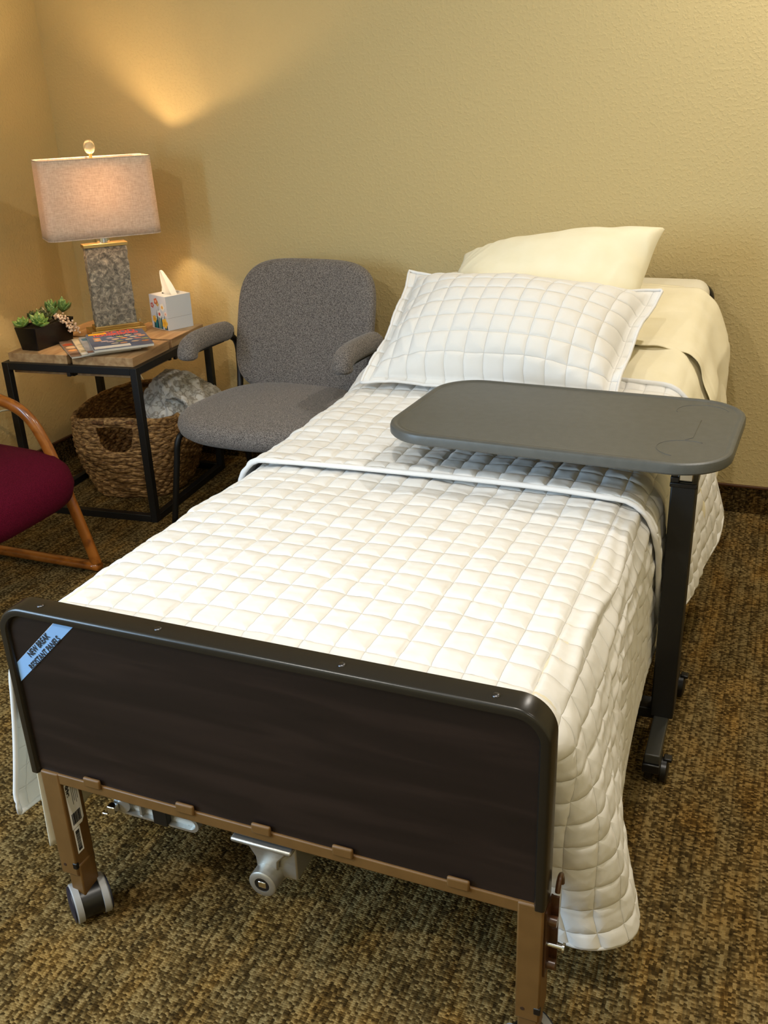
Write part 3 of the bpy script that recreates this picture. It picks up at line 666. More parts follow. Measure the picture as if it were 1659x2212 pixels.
def build_upper():
    q = thing('quilted_blanket', 'second white quilted layer across the middle of the bed under the grey tray', 'blanket', BL, BR)
    s = np.arange(-0.80, 0.90001, 0.005); t = np.linspace(0, 1, 170)
    Sg, T = np.meshgrid(s, t, indexing='ij')
    fl = 0.465-0.075; arc = 0.075*PI/2
    a = np.abs(Sg); k = np.clip((a-fl-arc)/0.36, 0, 1.2)
    v0 = 0.80+0.008*np.sin(Sg*5+0.6)+np.where(Sg > 0, 0.16*k, 0.05*k)+0.02*np.clip((a-fl)/0.1, 0, 1)
    v1 = 1.50+np.where(Sg > 0, 0.10*k, 0.0)
    V = v0+(v1-v0)*T
    flR = lambda d, v: 0.012*np.clip(d/0.10, 0, 1)+(0.006+0.075*np.clip((v-0.95)/0.55, 0, 1))*np.clip(d/0.36, 0, 1.1)+0.006*np.sin(v*17)*np.clip(d/0.36, 0, 1)
    flL = lambda d, v: 0.02*np.clip(d/0.10, 0, 1)+0.02*d/0.3+0.010*np.sin(v*24)*np.clip(d/0.3, 0, 1)
    hl = np.interp(V, [0.8, 1.1, 1.45], [0.30, 0.34, 0.36]); S2 = np.where(Sg > fl+arc, fl+arc+(Sg-fl-arc)*hl/(0.90-fl-arc), Sg)
    P = cover(S2, V, 0.447, 0.075, flR, flL, 0.024)
    big = 0.006*noise2(S2*0.8, V*1.4, 21, 2, 1.6)+0.004*noise2(S2, V*2.8, 26, 3, 3.0)+0.006*np.exp(-((V-v0-0.02)/0.03)**2)*(0.5+0.5*np.sin(Sg*6+1))
    puff = squares(S2, V+0.01, 0.051, 0.0058, wob=0.0)+big+0.0012*noise2(S2, V, 12, 3, 14)
    grid_obj('blanket_body', P, m_quilt, q, 0.005, puff=puff, uv=(S2/0.051-0.025, (V+0.01)/0.051-0.025))
    Pb = P+0
    for line in ([Vector(P[k, 0]) for k in range(0, P.shape[0], 4)], [Vector(P[-1, k]) for k in range(0, P.shape[1], 4)], [Vector(P[0, k]) for k in range(0, P.shape[1], 4)], [Vector(P[k, -1]) for k in range(0, P.shape[0], 4)]):
        b_ = MB().tube(line, 0.0062, 8).obj('binding', m_hem, q, smooth=True); b_.location = (0, 0, 0.003)
build_upper()

# pillows: world corner points
def pillow(name, label, m, BLc, BRc, TRc, TLc, thick, nf, flange=0.0, squares_g=0, ear=0.0, seed=1, n=120, sag=0.0, kind='pillow', wr=0.004):
    t = thing(name, label, 'pillow', tuple((Vector(BLc)+Vector(BRc)+Vector(TRc)+Vector(TLc))/4), 0)
    c = t.location
    a = np.linspace(-1, 1, n); A, B = np.meshgrid(a, a, indexing='ij')
    cs = [np.array(p)-np.array(c) for p in (BLc, BRc, TRc, TLc)]
    w00 = (1-A)*(1-B)/4; w10 = (1+A)*(1-B)/4; w11 = (1+A)*(1+B)/4; w01 = (1-A)*(1+B)/4
    pinch = 0.05*(1-flange*3)
    def base(A, B):
        # sides bow in between the corners
        A2 = A*(1-pinch*(1-B**2)*1.0); B2 = B*(1-pinch*(1-A**2)*1.0)
        w = [(1-A2)*(1-B2)/4, (1+A2)*(1-B2)/4, (1+A2)*(1+B2)/4, (1-A2)*(1+B2)/4]
        return sum(wi[..., None]*ci for wi, ci in zip(w, cs))
    P = base(A, B)
    f = 1-flange*2
    Ai = np.clip(A/f, -1, 1); Bi = np.clip(B/f, -1, 1)
    prof = (np.clip(1-Ai**2, 0, 1)**0.48)*(np.clip(1-Bi**2, 0, 1)**0.48)
    nrm = Vector(np.cross(cs[1]-cs[0], cs[3]-cs[0])).normalized(); nrm = np.array(nrm)
    Wd = np.linalg.norm(cs[1]-cs[0]); Hd = np.linalg.norm(cs[3]-cs[0])
    s_ = A*Wd/2; t_ = B*Hd/2
    edge = 1-prof
    wrk = wr*noise2(s_, t_, seed, 3, 3.0)*(0.3+0.7*prof)+wr*0.8*np.abs(np.sin(28*(s_*np.sign(s_)+t_*np.sign(t_))+3*noise2(s_, t_, seed+3, 2, 3)))**4*np.clip(edge*1.5, 0, 1)*(prof > 0)
    pf = squares(s_, t_, squares_g, 0.0065, wob=0.0) if squares_g else 0
    top = P+nrm*(thick*prof*nf+wrk+pf)[..., None]
    wav = 0.008*np.sin(A*9+seed)*np.sin(B*7)*(1-prof)
    top = top+nrm*wav[..., None]
    bot = P-nrm*(thick*prof*(1-nf)+0.002)[..., None]+nrm*wav[..., None]
    top[..., 2] -= sag*prof; 
    ns = n
    verts = top.reshape(-1, 3).tolist()+bot.reshape(-1, 3).tolist(); idx = np.arange(n*n).reshape(n, n); off = n*n
    q = np.stack([idx[:-1, :-1], idx[1:, :-1], idx[1:, 1:], idx[:-1, 1:]], -1).reshape(-1, 4)
    fs = q.tolist()+(q[:, ::-1]+off).tolist()
    rim = list(idx[:, 0])+list(idx[-1, 1:])+list(idx[::-1, -1][1:])+list(idx[0, ::-1][1:-1]); k = len(rim)
    for i in range(k): a_, b_ = int(rim[i]), int(rim[(i+1) % k]); fs.append([a_, a_+off, b_+off, b_])
    me = bpy.data.meshes.new(name); me.from_pydata(verts, [], fs); me.materials.append(m); me.polygons.foreach_set('use_smooth', [True]*len(me.polygons))
    if squares_g:
        U = np.stack([s_.reshape(-1)/squares_g-0.025, t_.reshape(-1)/squares_g-0.025], -1); U = np.concatenate([U, U]); li = np.zeros(len(me.loops), int); me.loops.foreach_get('vertex_index', li)
        l = me.uv_layers.new(name='cloth'); l.data.foreach_set('uv', U[li].reshape(-1).astype(np.float32))
    o = bpy.data.objects.new('pillow_body', me); COL.objects.link(o); o.parent = t
    if flange:
        path = [Vector(top.reshape(-1, 3)[i]) for i in rim[::3]]; path.append(path[0])
        MB().tube(path, 0.0042, 8).obj('piping', m_hem, t, smooth=True)
    return t
pillow('bed_pillow', 'cream pillow leaning at the back against the wall, one corner pointing up', m_cream2, (1.22, -0.72, 0.745), (1.80, -0.62, 0.775), (1.842, -0.40, 1.022), (1.225, -0.36, 0.925), 0.17, 0.72, seed=3)
pillow('pillow_sham', 'white quilted pillow with flanged edges in front of the cream pillow', m_quilt, (1.120, -0.985, 0.672), (1.822, -1.01, 0.685), (1.872, -0.60, 0.876), (1.130, -0.605, 0.908), 0.17, 0.75, flange=0.045, squares_g=0.055, seed=5, n=170)

# ------------------------------------------------------------------ overbed table
ot = thing('overbed_table', 'grey overbed tray table on a black post reaching over the quilt', 'table', (2.03, -1.42, 0))
TX, TY, TR_ = 1.768-2.03, -1.352+1.42, -0.051
def tray_mb():
    mb = MB(); mt = Matrix.Translation((TX, TY, 0)) @ Matrix.Rotation(TR_, 4, 'Z'); W_, D_, r_ = 0.722, 0.445, 0.11
    def rg(off, z): return [(x, y, z) for x, y in rrect(W_-2*off, D_-2*off, max(r_-off, 0.01), 12)]
    prof = [(0.09, 0.7215), (0.010, 0.7215), (0.003, 0.7225), (0.0, 0.726), (0.0, 0.738), (0.002, 0.743), (0.006, 0.7455), (0.011, 0.7455), (0.015, 0.743), (0.018, 0.7425), (0.021, 0.7432), (0.024, 0.7428), (0.028, 0.7425), (0.15, 0.7425)]
    R = [rg(o_, z) for o_, z in prof]
    mb.rings(R, mt); return mb, mt
mb, mt = tray_mb(); tr = mb.obj('tray_top', m_tray, ot, auto=35); tr['label'] = 'dark grey tray top with rounded corners'
# raised outlines of the cup recesses on the right end
for cy_, a0, a1 in ((0.13, 20, 200), (-0.12, 60, 250)):
    path = [mt @ Vector((0.27+0.055*math.cos(math.radians(a)), cy_+0.05*math.sin(math.radians(a)), 0.7426)) for a in np.linspace(a0, a1, 18)]
    MB().tube(path, 0.0007, 6).obj('cup_rim', m_tray, tr, smooth=True)
MB().tube([mt @ Vector((0.275, 0.07, 0.7426)), mt @ Vector((0.275, -0.05, 0.7426)), mt @ Vector((0.262, -0.066, 0.7426))], 0.0007, 6).obj('cup_rim', m_tray, tr, smooth=True)
MB().box((-0.33, -0.015, 0.704), (0.024, 0.045, 0.7215)).box((-0.36, -0.06, 0.712), (-0.05, 0.11, 0.7214)).obj('support_bracket', m_black, ot, bevel=0.003)
MB().box((0.05, 0.02, 0.703), (0.085, 0.05, 0.713)).obj('height_lever', m_black2, ot, bevel=0.003)
MB().box((-0.022, -0.030, 0.08), (0.028, 0.045, 0.650)).obj('post', m_black, ot, bevel=0.003)
MB().box((-0.024, -0.032, 0.645), (0.030, 0.047, 0.6555)).box((-0.0235, -0.0315, 0.655), (-0.006, 0.040, 0.668)).obj('post_collar', m_black2, ot, bevel=0.002)
MB().box((-0.010, -0.022, 0.655), (0.020, 0.035, 0.712)).obj('inner_post', m_chrome, ot, bevel=0.002)
def rail(xc, nm='base_rail'):
    o = MB().box((xc-0.016, -0.175, 0.058), (xc+0.017, 0.225, 0.082)).obj(nm, M('dark_grey_coat', srgb(52, 52, 48), 0.4), ot, bevel=0.003)
    return o
for xc in (0.002, -0.62):
    rl = rail(xc)
    for yc in (-0.148, 0.195):
        cs = MB().box((xc-0.019, yc-0.032, 0.036), (xc+0.019, yc+0.03, 0.0585)).cyl((xc, yc, 0.03), (xc, yc, 0.06), 0.016, 14).obj('caster', m_black2, ot, bevel=0.003)
        for sd in (-1, 1):
            c0 = xc+0.010+sd*0.008; c1 = c0+sd*0.014; vc = yc+0.004
            MB().rings([[(x, vc+r*math.cos(2*PI*q/26), 0.027+r*math.sin(2*PI*q/26)) for q in range(26)] for x, r in ((c0, 0.022), (c0+sd*0.001, 0.0265), (c1-sd*0.002, 0.0268), (c1, 0.024), (c1+sd*0.001, 0.020), (c1+sd*0.003, 0.012))]).obj('wheel', m_black2, cs, auto=40)
        MB().box((xc+0.022, yc+0.0, 0.050), (xc+0.040, yc+0.02, 0.058)).obj('brake_tab', m_black2, cs, bevel=0.002)
MB().box((-0.63, -0.0, 0.052), (-0.002, 0.05, 0.080)).obj('cross_rail', m_black, ot, bevel=0.003)

# ------------------------------------------------------------------ end table
et = thing('end_table', 'square end table with four pale wood blocks on a black metal frame', 'table', (0.164, -0.717, 0), 0.089)
# local: x negative = towards left wall, y towards back wall
w, d, h, b = 0.543, 0.573, 0.577, 0.026
for z0 in (0.0, h-b):
    fm = MB(); fm.box((-w+b, 0, z0), (-b, b, z0+b)); fm.box((-w+b, d-b, z0), (-b, d, z0+b))
    fm.box((-b, b, z0), (0, d-b, z0+b)); fm.box((-w, b, z0), (-w+b, d-b, z0+b))
    if z0 == 0.0: fm.obj('base_frame', m_black, et, bevel=0.0015)
fm.box((-w/2-0.007, b, h-0.045), (-w/2+0.007, d-b, h-0.001)); fm.box((-w+b, d/2-0.007, h-0.045), (-b, d/2+0.007, h-0.001))
fm.box((-w/2-0.007, 0.0005, h-b-0.014), (-w/2+0.007, 0.012, h-b)); fm.box((-0.012, d/2-0.007, h-b-0.014), (-0.0005, d/2+0.007, h-b))
fm.obj('top_frame', m_black, et, bevel=0.0015)
for x0 in (-w, -b):
    for y0 in (0, d-b): MB().box((x0, y0, 0), (x0+b, y0+b, h)).obj('leg', m_black, et, bevel=0.0015)
gx_, gy_ = w/2, d/2; ins = 0.020; gp = 0.010
for i in range(2):
    for j in range(2):
        xa, xb = (-w+ins, -w/2-gp) if i == 0 else (-w/2+gp, -ins); ya, yb = (ins, d/2-gp) if j == 0 else (d/2+gp, d-ins)
        MB().box((xa+0.008, ya+0.008, h-0.042), (xb-0.008, yb-0.008, h-0.002)).box((xa, ya, h-0.003), (xb, yb, h+0.031)).obj('wood_block', m_block, et, bevel=0.0012)
ZTB = h+0.031   # table surface

# ------------------------------------------------------------------ table lamp
LX, LY, LA = -0.165, -0.368, 0.846
lp = thing('table_lamp', 'table lamp with rectangular linen shade and grey stone column', 'lamp', (LX, LY, ZTB), LA)
z0 = 0.0005
MB().box((-0.102, -0.062, z0), (0.102, 0.056, 0.022)).obj('base_plate', m_brass, lp, bevel=0.0015)
MB().box((-0.083, -0.045, 0.0222), (0.083, 0.028, 0.036)).obj('base_plate', m_brass, lp, bevel=0.0015)
# stone column, rough chiselled faces
bm = bmesh.new(); nx_, nz_ = 44, 78; sw, sd_, sz0, sz1 = 0.075, 0.026, 0.036, 0.322
rng = random.Random(5)
bmesh.ops.create_cube(bm, size=1)
bmesh.ops.subdivide_edges(bm, edges=bm.edges[:], cuts=26, use_grid_fill=True)
from mathutils import noise as mn
for v in bm.verts:
    x, y, z = v.co; x *= 2*sw; y *= 2*sd_; zz = sz0+(z+0.5)*(sz1-sz0)
    nn = mn.fractal(Vector((x*38, y*38, zz*38)), 0.9, 2.1, 4)
    fx_ = 0.5-abs(v.co.x) < 1e-4; fy_ = 0.5-abs(v.co.y) < 1e-4
    v.co = (x+(nn*0.003*math.copysign(1, x) if fx_ else 0), y-0.008+(nn*0.0035*math.copysign(1, y) if fy_ else 0), zz)
me = bpy.data.meshes.new('stone_column'); bm.to_mesh(me); bm.free(); me.materials.append(m_stone)
me.polygons.foreach_set('use_smooth', [True]*len(me.polygons)); me.set_sharp_from_angle(angle=math.radians(45))
sc_ = bpy.data.objects.new('stone_column', me); COL.objects.link(sc_); sc_.parent = lp; sc_['label'] = 'rough grey stone slab'
MB().box((-0.080, -0.038, 0.322), (0.080, 0.022, 0.334)).obj('cap_plate', m_brass, lp, bevel=0.0012)
MB().lathe([(0.025, 0.334), (0.025, 0.354), (0.023, 0.356), (0.023, 0.366), (0.012, 0.368), (0.012, 0.40)], (0, 0), 28).obj('neck', m_chrome, lp, auto=40)
MB().lathe([(0.017, 0.40), (0.017, 0.46)], (0, 0), 20).obj('bulb_socket', m_brass, lp, auto=40)
SB, ST = 0.969-ZTB, 1.236-ZTB
def shade():
    R = []
    for k in range(9):
        f = k/8; R.append([(x, y, SB+(ST-SB)*f) for x, y in rrect(0.405-0.012*f, 0.190-0.01*f, 0.035, 8)])
    o = MB().rings(R, cap=False).obj('lamp_shade', m_shade, lp, auto=60, solid=0.0016); o['label'] = 'oatmeal linen rectangular shade'
    for z, ww, dd in ((SB, 0.405, 0.190), (ST, 0.393, 0.180)):
        pts = [(x, y, z) for x, y in rrect(ww, dd, 0.035, 6)]; pts.append(pts[0]); MB().tube(pts, 0.0018, 6).obj('shade_rim', m_shade, o, smooth=True)
    # spider and harp
    zs = ST-0.006
    sp_ = MB().tube([(-0.196, 0, zs), (0.196, 0, zs)], 0.0026, 6).tube([(0, -0.09, zs), (0, 0.09, zs)], 0.0026, 6)
    for sg in (-1, 1): sp_.tube([(sg*0.02, 0, 0.40), (sg*0.05, 0, 0.45), (sg*0.055, 0, 0.53), (sg*0.03, 0, ST-0.02), (0, 0, zs)], 0.0018, 6)
    sp_.obj('harp', m_brass, lp, smooth=True)
    MB().lathe([(0.006, ST-0.005), (0.006, ST+0.012), (0.010, ST+0.014)], (0, 0), 16).obj('finial_base', m_brass, lp, auto=40)
    MB().ball((0, 0, ST+0.036), 0.020, 20, 12, (1, 1, 1.25)).obj('finial', m_glass, lp, smooth=True)
shade()
m_bulb = M('lit_bulb', (1, 1, 1, 1), 0.5); nt_b, bb_ = nodes(m_bulb); bb_.inputs['Emission Color'].default_value = (1.0, 0.68, 0.37, 1); bb_.inputs['Emission Strength'].default_value = 560
MB().ball((0, 0, 0.525), 0.024, 18, 12).obj('bulb', m_bulb, lp, smooth=True)
MB().lathe([(0.012, 0.46), (0.011, 0.506)], (0, 0), 16).obj('bulb_stem', m_white, lp, auto=40)

# ------------------------------------------------------------------ magazines
mag_specs = [  # pixel-true positions found on the table top; direction of the spine edge 45 degrees
    ((-0.063, -0.760), 0.845, 0, 'bottom magazine of the pile, brown food cover sticking out left', srgb(150, 122, 104)),
    ((-0.031, -0.746), 0.80, 1, 'second magazine from the bottom of the pile, cream cover with dark print', srgb(214, 200, 172)),
    ((-0.006, -0.741), 0.79, 2, 'third magazine in the pile, grey blue cover under the top one', srgb(148, 156, 172)),
    ((0.016, -0.735), 0.77, 3, 'top magazine of the pile, blue cover with macarons and red title', srgb(82, 98, 136))]
m_pages = M('page_edges', srgb(206, 202, 192), 0.7, bump=(900, 0.4, 0.001))
def cover_patch(name, pts, z, m, par): return MB().add([(x, y, z) for x, y in pts], [tuple(range(len(pts)))]).obj(name, m, par)
zc = ZTB+0.0006
for k, ((px, py), an, idx, lab_, colr) in enumerate(mag_specs):
    t = thing('magazine', lab_, 'magazine', (px, py, zc), an, 'magazines fanned on the end table')
    th = (0.006, 0.006, 0.006, 0.009)[k]; Wm, Hm = 0.205, 0.268
    MB().box((0.001, 0.001, 0.0), (Wm-0.001, Hm-0.001, th-0.0008)).obj('pages', m_pages, t)
    mc = M('cover_%d' % k, colr, 0.28, coat=0.3, var=(14, tuple(min(1, c*1.35) for c in colr[:3])+(1,), 0.45, 0.62))
    cv = MB().box((0, 0, th-0.0008), (Wm, Hm, th)).obj('cover', mc, t)
    zt_ = th+0.0002
    if k == 0:
        for cx_, cy_, r_, cc in ((0.02, 0.2, 0.018, srgb(188, 84, 52)), (0.025, 0.15, 0.02, srgb(226, 190, 150)), (0.022, 0.10, 0.017, srgb(220, 160, 100)), (0.02, 0.04, 0.02, srgb(96, 70, 56))):
            cover_patch('picture', [(cx_+r_*math.cos(a), cy_+r_*math.sin(a)) for a in np.linspace(0, 2*PI, 14)[:-1]], zt_, M('picture', cc, 0.4), cv)
    if k == 1:
        for yy in (0.05, 0.058, 0.12, 0.16): cover_patch('print', [(0.006, yy), (0.03, yy), (0.03, yy+0.003), (0.006, yy+0.003)], zt_, m_ink, cv)
        cover_patch('print', [(0.002, 0.004), (0.035, 0.004), (0.035, 0.03), (0.002, 0.03)], zt_, m_white, cv)
    if k == 2:
        cover_patch('print', [(0.006, 0.20), (0.024, 0.20), (0.024, 0.24), (0.006, 0.24)], zt_, M('teal_print', srgb(62, 110, 142), 0.4), cv)
        cover_patch('print', [(0.0, 0.0), (0.02, 0.0), (0.02, 0.03), (0.0, 0.03)], zt_, M('brown_print', srgb(136, 96, 84), 0.4), cv)
    if k == 3:
        m_red = M('title_red', srgb(226, 86, 66), 0.4); 
        text_obj('title', 'GOOD', 0.060, m_red, Matrix.Translation((0.118, 0.252, zt_)), cv, 0.0012, 0.62)
        text_obj('title', 'HOUSEKEEPING', 0.040, m_red, Matrix.Translation((0.103, 0.220, zt_)), cv, 0.0012, 0.56)
        text_obj('headline', 'IDEAS!', 0.030, m_ink, Matrix.Translation((0.125, 0.192, zt_)), cv, 0.0004, 0.9)
        cover_patch('banner', [(0.008, 0.236), (0.07, 0.236), (0.074, 0.25), (0.07, 0.264), (0.008, 0.264)], zt_+0.0003, M('banner_yellow', srgb(240, 178, 40), 0.4), cv)
        cover_patch('address_label', [(0.004, 0.006), (0.128, 0.006), (0.128, 0.044), (0.004, 0.044)], zt_+0.0003, m_white, cv)
        rr = random.Random(4)
        cols = [srgb(234, 150, 80), srgb(206, 196, 182), srgb(232, 170, 120), srgb(190, 176, 190), srgb(176, 180, 110), srgb(226, 214, 190), srgb(214, 140, 120), srgb(228, 200, 170)]
        spots = [(0.03, 0.18), (0.03, 0.16), (0.03, 0.14), (0.075, 0.165), (0.11, 0.17), (0.14, 0.18), (0.175, 0.175), (0.09, 0.135), (0.12, 0.14), (0.155, 0.145), (0.185, 0.15), (0.07, 0.105), (0.10, 0.10), (0.135, 0.11), (0.165, 0.115), (0.15, 0.07), (0.185, 0.06), (0.08, 0.07), (0.11, 0.065), (0.05, 0.12), (0.19, 0.10)]
        for q, (cx_, cy_) in enumerate(spots):
            a_, b_ = (0.0135, 0.0095)
            cover_patch('macaron', [(cx_+a_*math.cos(a), cy_+b_*math.sin(a)) for a in np.linspace(0, 2*PI, 18)[:-1]], zt_+0.00005*(q % 5+1), M('macaron', cols[q % 8], 0.45, var=(120, tuple(c*0.75 for c in cols[q % 8][:3])+(1,), 0.45, 0.6)), cv)
    zc += th+0.0004

# ------------------------------------------------------------------ planter with succulents
pl = thing('succulent_planter', 'black rectangular ceramic planter of artificial succulents', 'planter', (-0.298, -0.600, ZTB+0.0005), 0.0)
PW, PD, PH = 0.095, 0.215, 0.082
R = [[(x, y, z) for x, y in rrect(PW-0.02+0.02*z/PH, PD-0.02+0.02*z/PH, 0.006, 4)] for z in (0.0, 0.02, 0.05, PH)]
R += [[(x, y, z) for x, y in rrect(ww, dd, 0.004, 4)] for ww, dd, z in ((PW-0.008, PD-0.008, PH), (PW-0.012, PD-0.012, PH-0.015))]
MB().rings(R).obj('planter_box', m_ceramic, pl, auto=30, bevel=0.0008)
MB().box((-PW/2+0.006, -PD/2+0.006, PH-0.018), (PW/2-0.006, PD/2-0.006, PH-0.008)).obj('soil', M('dark_moss', srgb(40, 34, 22), 0.9, bump=(200, 0.8, 0.004)), pl)
def rosette(c, r, nl, m, parent, lean=(0, 0), seed=1, up=0.35, width=0.34):
    mb = MB(); rg = random.Random(seed)
    base = Matrix.Translation(c) @ Euler((lean[0], lean[1], 0)).to_matrix().to_4x4()
    for i in range(nl):
        f = i/nl; az = i*2.39996; L = r*(1.0-0.62*f)*rg.uniform(0.9, 1.08); el = up+f*1.0
        mt_ = base @ Matrix.Rotation(az, 4, 'Z') @ Matrix.Rotation(-el, 4, 'Y')
        R = []
        for k in range(8):
            q = k/7; wd = L*width*(math.sin(PI*min(q*0.9+0.06, 1))**0.8)*(1-q**6)+0.0003; thk = wd*0.35; x = L*q; zz = L*0.18*q*q
            R.append([(x, wd*math.cos(a), zz+thk*math.sin(a)) for a in np.linspace(0, 2*PI, 9)[:-1]])
        mb.rings(R, mt_)
    return mb.obj('succulent_rosette', m, parent, smooth=True)
rosette((-0.012, -0.098, PH+0.004), 0.046, 26, m_leaf1, pl, (0.25, -0.1), 1)
rosette((0.030, -0.062, PH+0.006), 0.050, 26, m_leaf1, pl, (0.2, 0.35), 2)
rosette((0.0, 0.0, PH+0.012), 0.050, 22, m_leaf2, pl, (0.1, 0.2), 3, up=0.55)
rosette((-0.018, 0.065, PH+0.022), 0.056, 20, m_leaf3, pl, (0.0, 0.0), 4, up=0.75, width=0.24)
rosette((0.018, 0.085, PH+0.020), 0.058, 20, m_leaf3, pl, (0.0, 0.25), 6, up=0.75, width=0.24)
rosette((-0.02, -0.03, PH+0.014), 0.042, 18, m_leaf2, pl, (0.0, -0.2), 8, up=0.6)
rosette((0.012, 0.035, PH+0.018), 0.044, 20, m_leaf3, pl, (0.1, 0.2), 11, up=0.7, width=0.26)
rosette((-0.03, 0.10, PH+0.014), 0.046, 18, m_leaf1, pl, (-0.2, -0.2), 12, up=0.6, width=0.28)
rosette((0.02, -0.015, PH+0.010), 0.040, 20, m_leaf2, pl, (0.2, 0.4), 13, up=0.5)
be = MB(); rg = random.Random(9)
for q in range(95):
    f = q/95; cx_ = 0.036+0.030*min(1, f*1.6); cy_ = 0.030+0.045*f; cz_ = PH+0.018-0.078*max(0, f-0.12)+0.0
    be.ball((cx_+rg.uniform(-0.008, 0.012), cy_+rg.uniform(-0.019, 0.019), cz_+rg.uniform(-0.008, 0.008)), rg.uniform(0.0034, 0.0048), 8, 5)
be.obj('bead_cluster', m_bead, pl, smooth=True)

# ------------------------------------------------------------------ tissue box
tb = thing('tissue_box', 'white cube tissue box with flowers printed on one side', 'tissue box', (0.003, -0.235, ZTB+0.0006), -0.40)
TB, TH = 0.112, 0.128
hb = TB/2
# sides and a top with an oval opening
box = MB(); box.add([(-hb, -hb, 0), (hb, -hb, 0), (hb, hb, 0), (-hb, hb, 0), (-hb, -hb, TH), (hb, -hb, TH), (hb, hb, TH), (-hb, hb, TH)], [(0, 3, 2, 1), (0, 1, 5, 4), (1, 2, 6, 5), (2, 3, 7, 6), (3, 0, 4, 7)])
sq = []; ov = []; K = 48
for k in range(K):
    a = 2*PI*k/K+PI/4; c_a, s_a = math.cos(a), math.sin(a); m_ = max(abs(c_a), abs(s_a)); sq.append((hb*c_a/m_, hb*s_a/m_, TH)); ov.append((0.040*c_a, 0.022*s_a, TH))
box.add(sq+ov, [(k, (k+1) % K, K+(k+1) % K, K+k) for k in range(K)])
box.obj('box', M('tissue_carton', srgb(214, 218, 226), 0.55), tb)
MB().prism([(x*0.96, y*0.96) for x, y, z in ov], TH-0.012, TH-0.010).obj('box_inside', m_ink, tb)
ln = MB().add([(-hb+0.001, -hb-0.0003, 0.046), (hb-0.001, -hb-0.0003, 0.046), (hb-0.001, -hb-0.0003, 0.0468), (-hb+0.001, -hb-0.0003, 0.0468)], [(0, 1, 2, 3)])
ln.add([(hb+0.0003, -hb+0.001, 0.046), (hb+0.0003, hb-0.001, 0.046), (hb+0.0003, hb-0.001, 0.0468), (hb+0.0003, -hb+0.001, 0.0468)], [(0, 1, 2, 3)])
ln.obj('perforation', M('perforation_grey', srgb(150, 150, 156), 0.6), tb)
# floral print on the left-facing side (local -y)
fl_o = None
def print_poly(pts, cc, dz=0):
    return MB().add([(x, -hb-0.0004-dz, z) for x, z in pts], [tuple(range(len(pts)))]).obj('printed_flower', M('print', cc, 0.6), tb)
def circ(cx_, cz_, r_, n=14, wob=0): return [(cx_+r_*(1+wob*math.cos(5*a))*math.cos(a), cz_+r_*(1+wob*math.cos(5*a))*math.sin(a)) for a in np.linspace(0, 2*PI, n*2)[:-1]]
for x0_, z1_, w_, cc in ((-0.035, 0.05, 0.006, srgb(30, 92, 96)), (-0.012, 0.075, 0.005, srgb(40, 78, 84)), (0.012, 0.07, 0.006, srgb(26, 96, 104)), (0.036, 0.06, 0.006, srgb(34, 90, 84)), (-0.02, 0.04, 0.012, srgb(30, 120, 130)), (0.045, 0.03, 0.006, srgb(32, 70, 90)), (0.0, 0.09, 0.004, srgb(90, 130, 80))):
    print_poly([(x0_-w_, 0.002), (x0_+w_, 0.002), (x0_+w_*0.7, z1_*0.6), (x0_, z1_), (x0_-w_*0.7, z1_*0.6)], cc)
for cx_, cz_, r_, c1, c2 in ((-0.012, 0.105, 0.012, srgb(226, 112, 70), srgb(244, 200, 150)), (-0.040, 0.088, 0.010, srgb(206, 96, 92), srgb(240, 200, 180)), (0.028, 0.086, 0.014, srgb(246, 240, 226), srgb(234, 176, 80)), (0.004, 0.058, 0.015, srgb(248, 244, 238), srgb(214, 88, 76)), (0.034, 0.026, 0.018, srgb(240, 190, 70), srgb(232, 168, 50)), (-0.034, 0.036, 0.013, srgb(240, 190, 80), srgb(232, 168, 50)), (-0.002, 0.095, 0.008, srgb(236, 180, 90), srgb(240, 210, 140)), (0.046, 0.062, 0.009, srgb(248, 226, 214), srgb(226, 170, 150))):
    print_poly(circ(cx_, cz_, r_, 16, 0.14), c1, 0.0003); print_poly(circ(cx_, cz_, r_*0.45), c2, 0.0006)
# tissue
n = 26; a = np.linspace(0, 1, n); A, B = np.meshgrid(a, a, indexing='ij')   # A up, B around fold
wdt = 0.070*(1-A)**0.6+0.003; cx_ = -0.002-0.036*A; ang_ = (B-0.5)*1.0
X = cx_+wdt*(B-0.5)*1.25+0.004*np.sin(B*19+A*4)*(1-A); Y = 0.010*np.sin(B*13+A*2)*(1-A*0.6)+0.012*(B-0.5)*(1-A); Z = TH-0.012+0.095*A+0.012*np.sin(PI*B)*(1-A)*0.3
grid_obj('tissue', np.stack([X, Y, Z], -1), M('tissue_paper', srgb(240, 236, 224), 0.9, bump=(90, 0.3, 0.002)), tb, 0.0006)

# ------------------------------------------------------------------ grey armchair
ch = thing('armchair', 'grey upholstered armchair with padded arms between end table and bed', 'chair', (0.575, -0.50, 0), -0.05)
# seat: origin at chair centre, -y is the front
def seat_fn(p):
    y = p.y; z = p.z
    z += -0.020*max(0, (-y-0.14)/0.16)**2+0.010*(p.x/0.3)**2*0
    return Vector((p.x, y, z))
so = superell(0.56, 0.56, 3.0, 72, taper=-0.12)
slab(so, 0.075, 0.036, 0.012, Matrix.Translation((0.012, -0.055, 0.405)), fn=seat_fn).obj('seat', m_grey_fab, ch, smooth=True)
def back_fn(p):
    # local p: x width, y height, z thickness -> upright, leaning and curved
    X_, H_, T_ = p.x, p.y, p.z
    lean = 0.12*((H_+0.23)/0.46)+0.03*((H_+0.23)/0.46)**2
    return Vector((X_, 0.205+lean*0.85-T_+0.0-0.055*(X_/0.29)**2*0.6, 0.635+H_))
bo = superell(0.56, 0.47, 4.2, 80, taper=0.0)
slab(bo, 0.05, 0.024, 0.006, None, fn=back_fn).obj('backrest', m_grey_fab, ch, smooth=True)
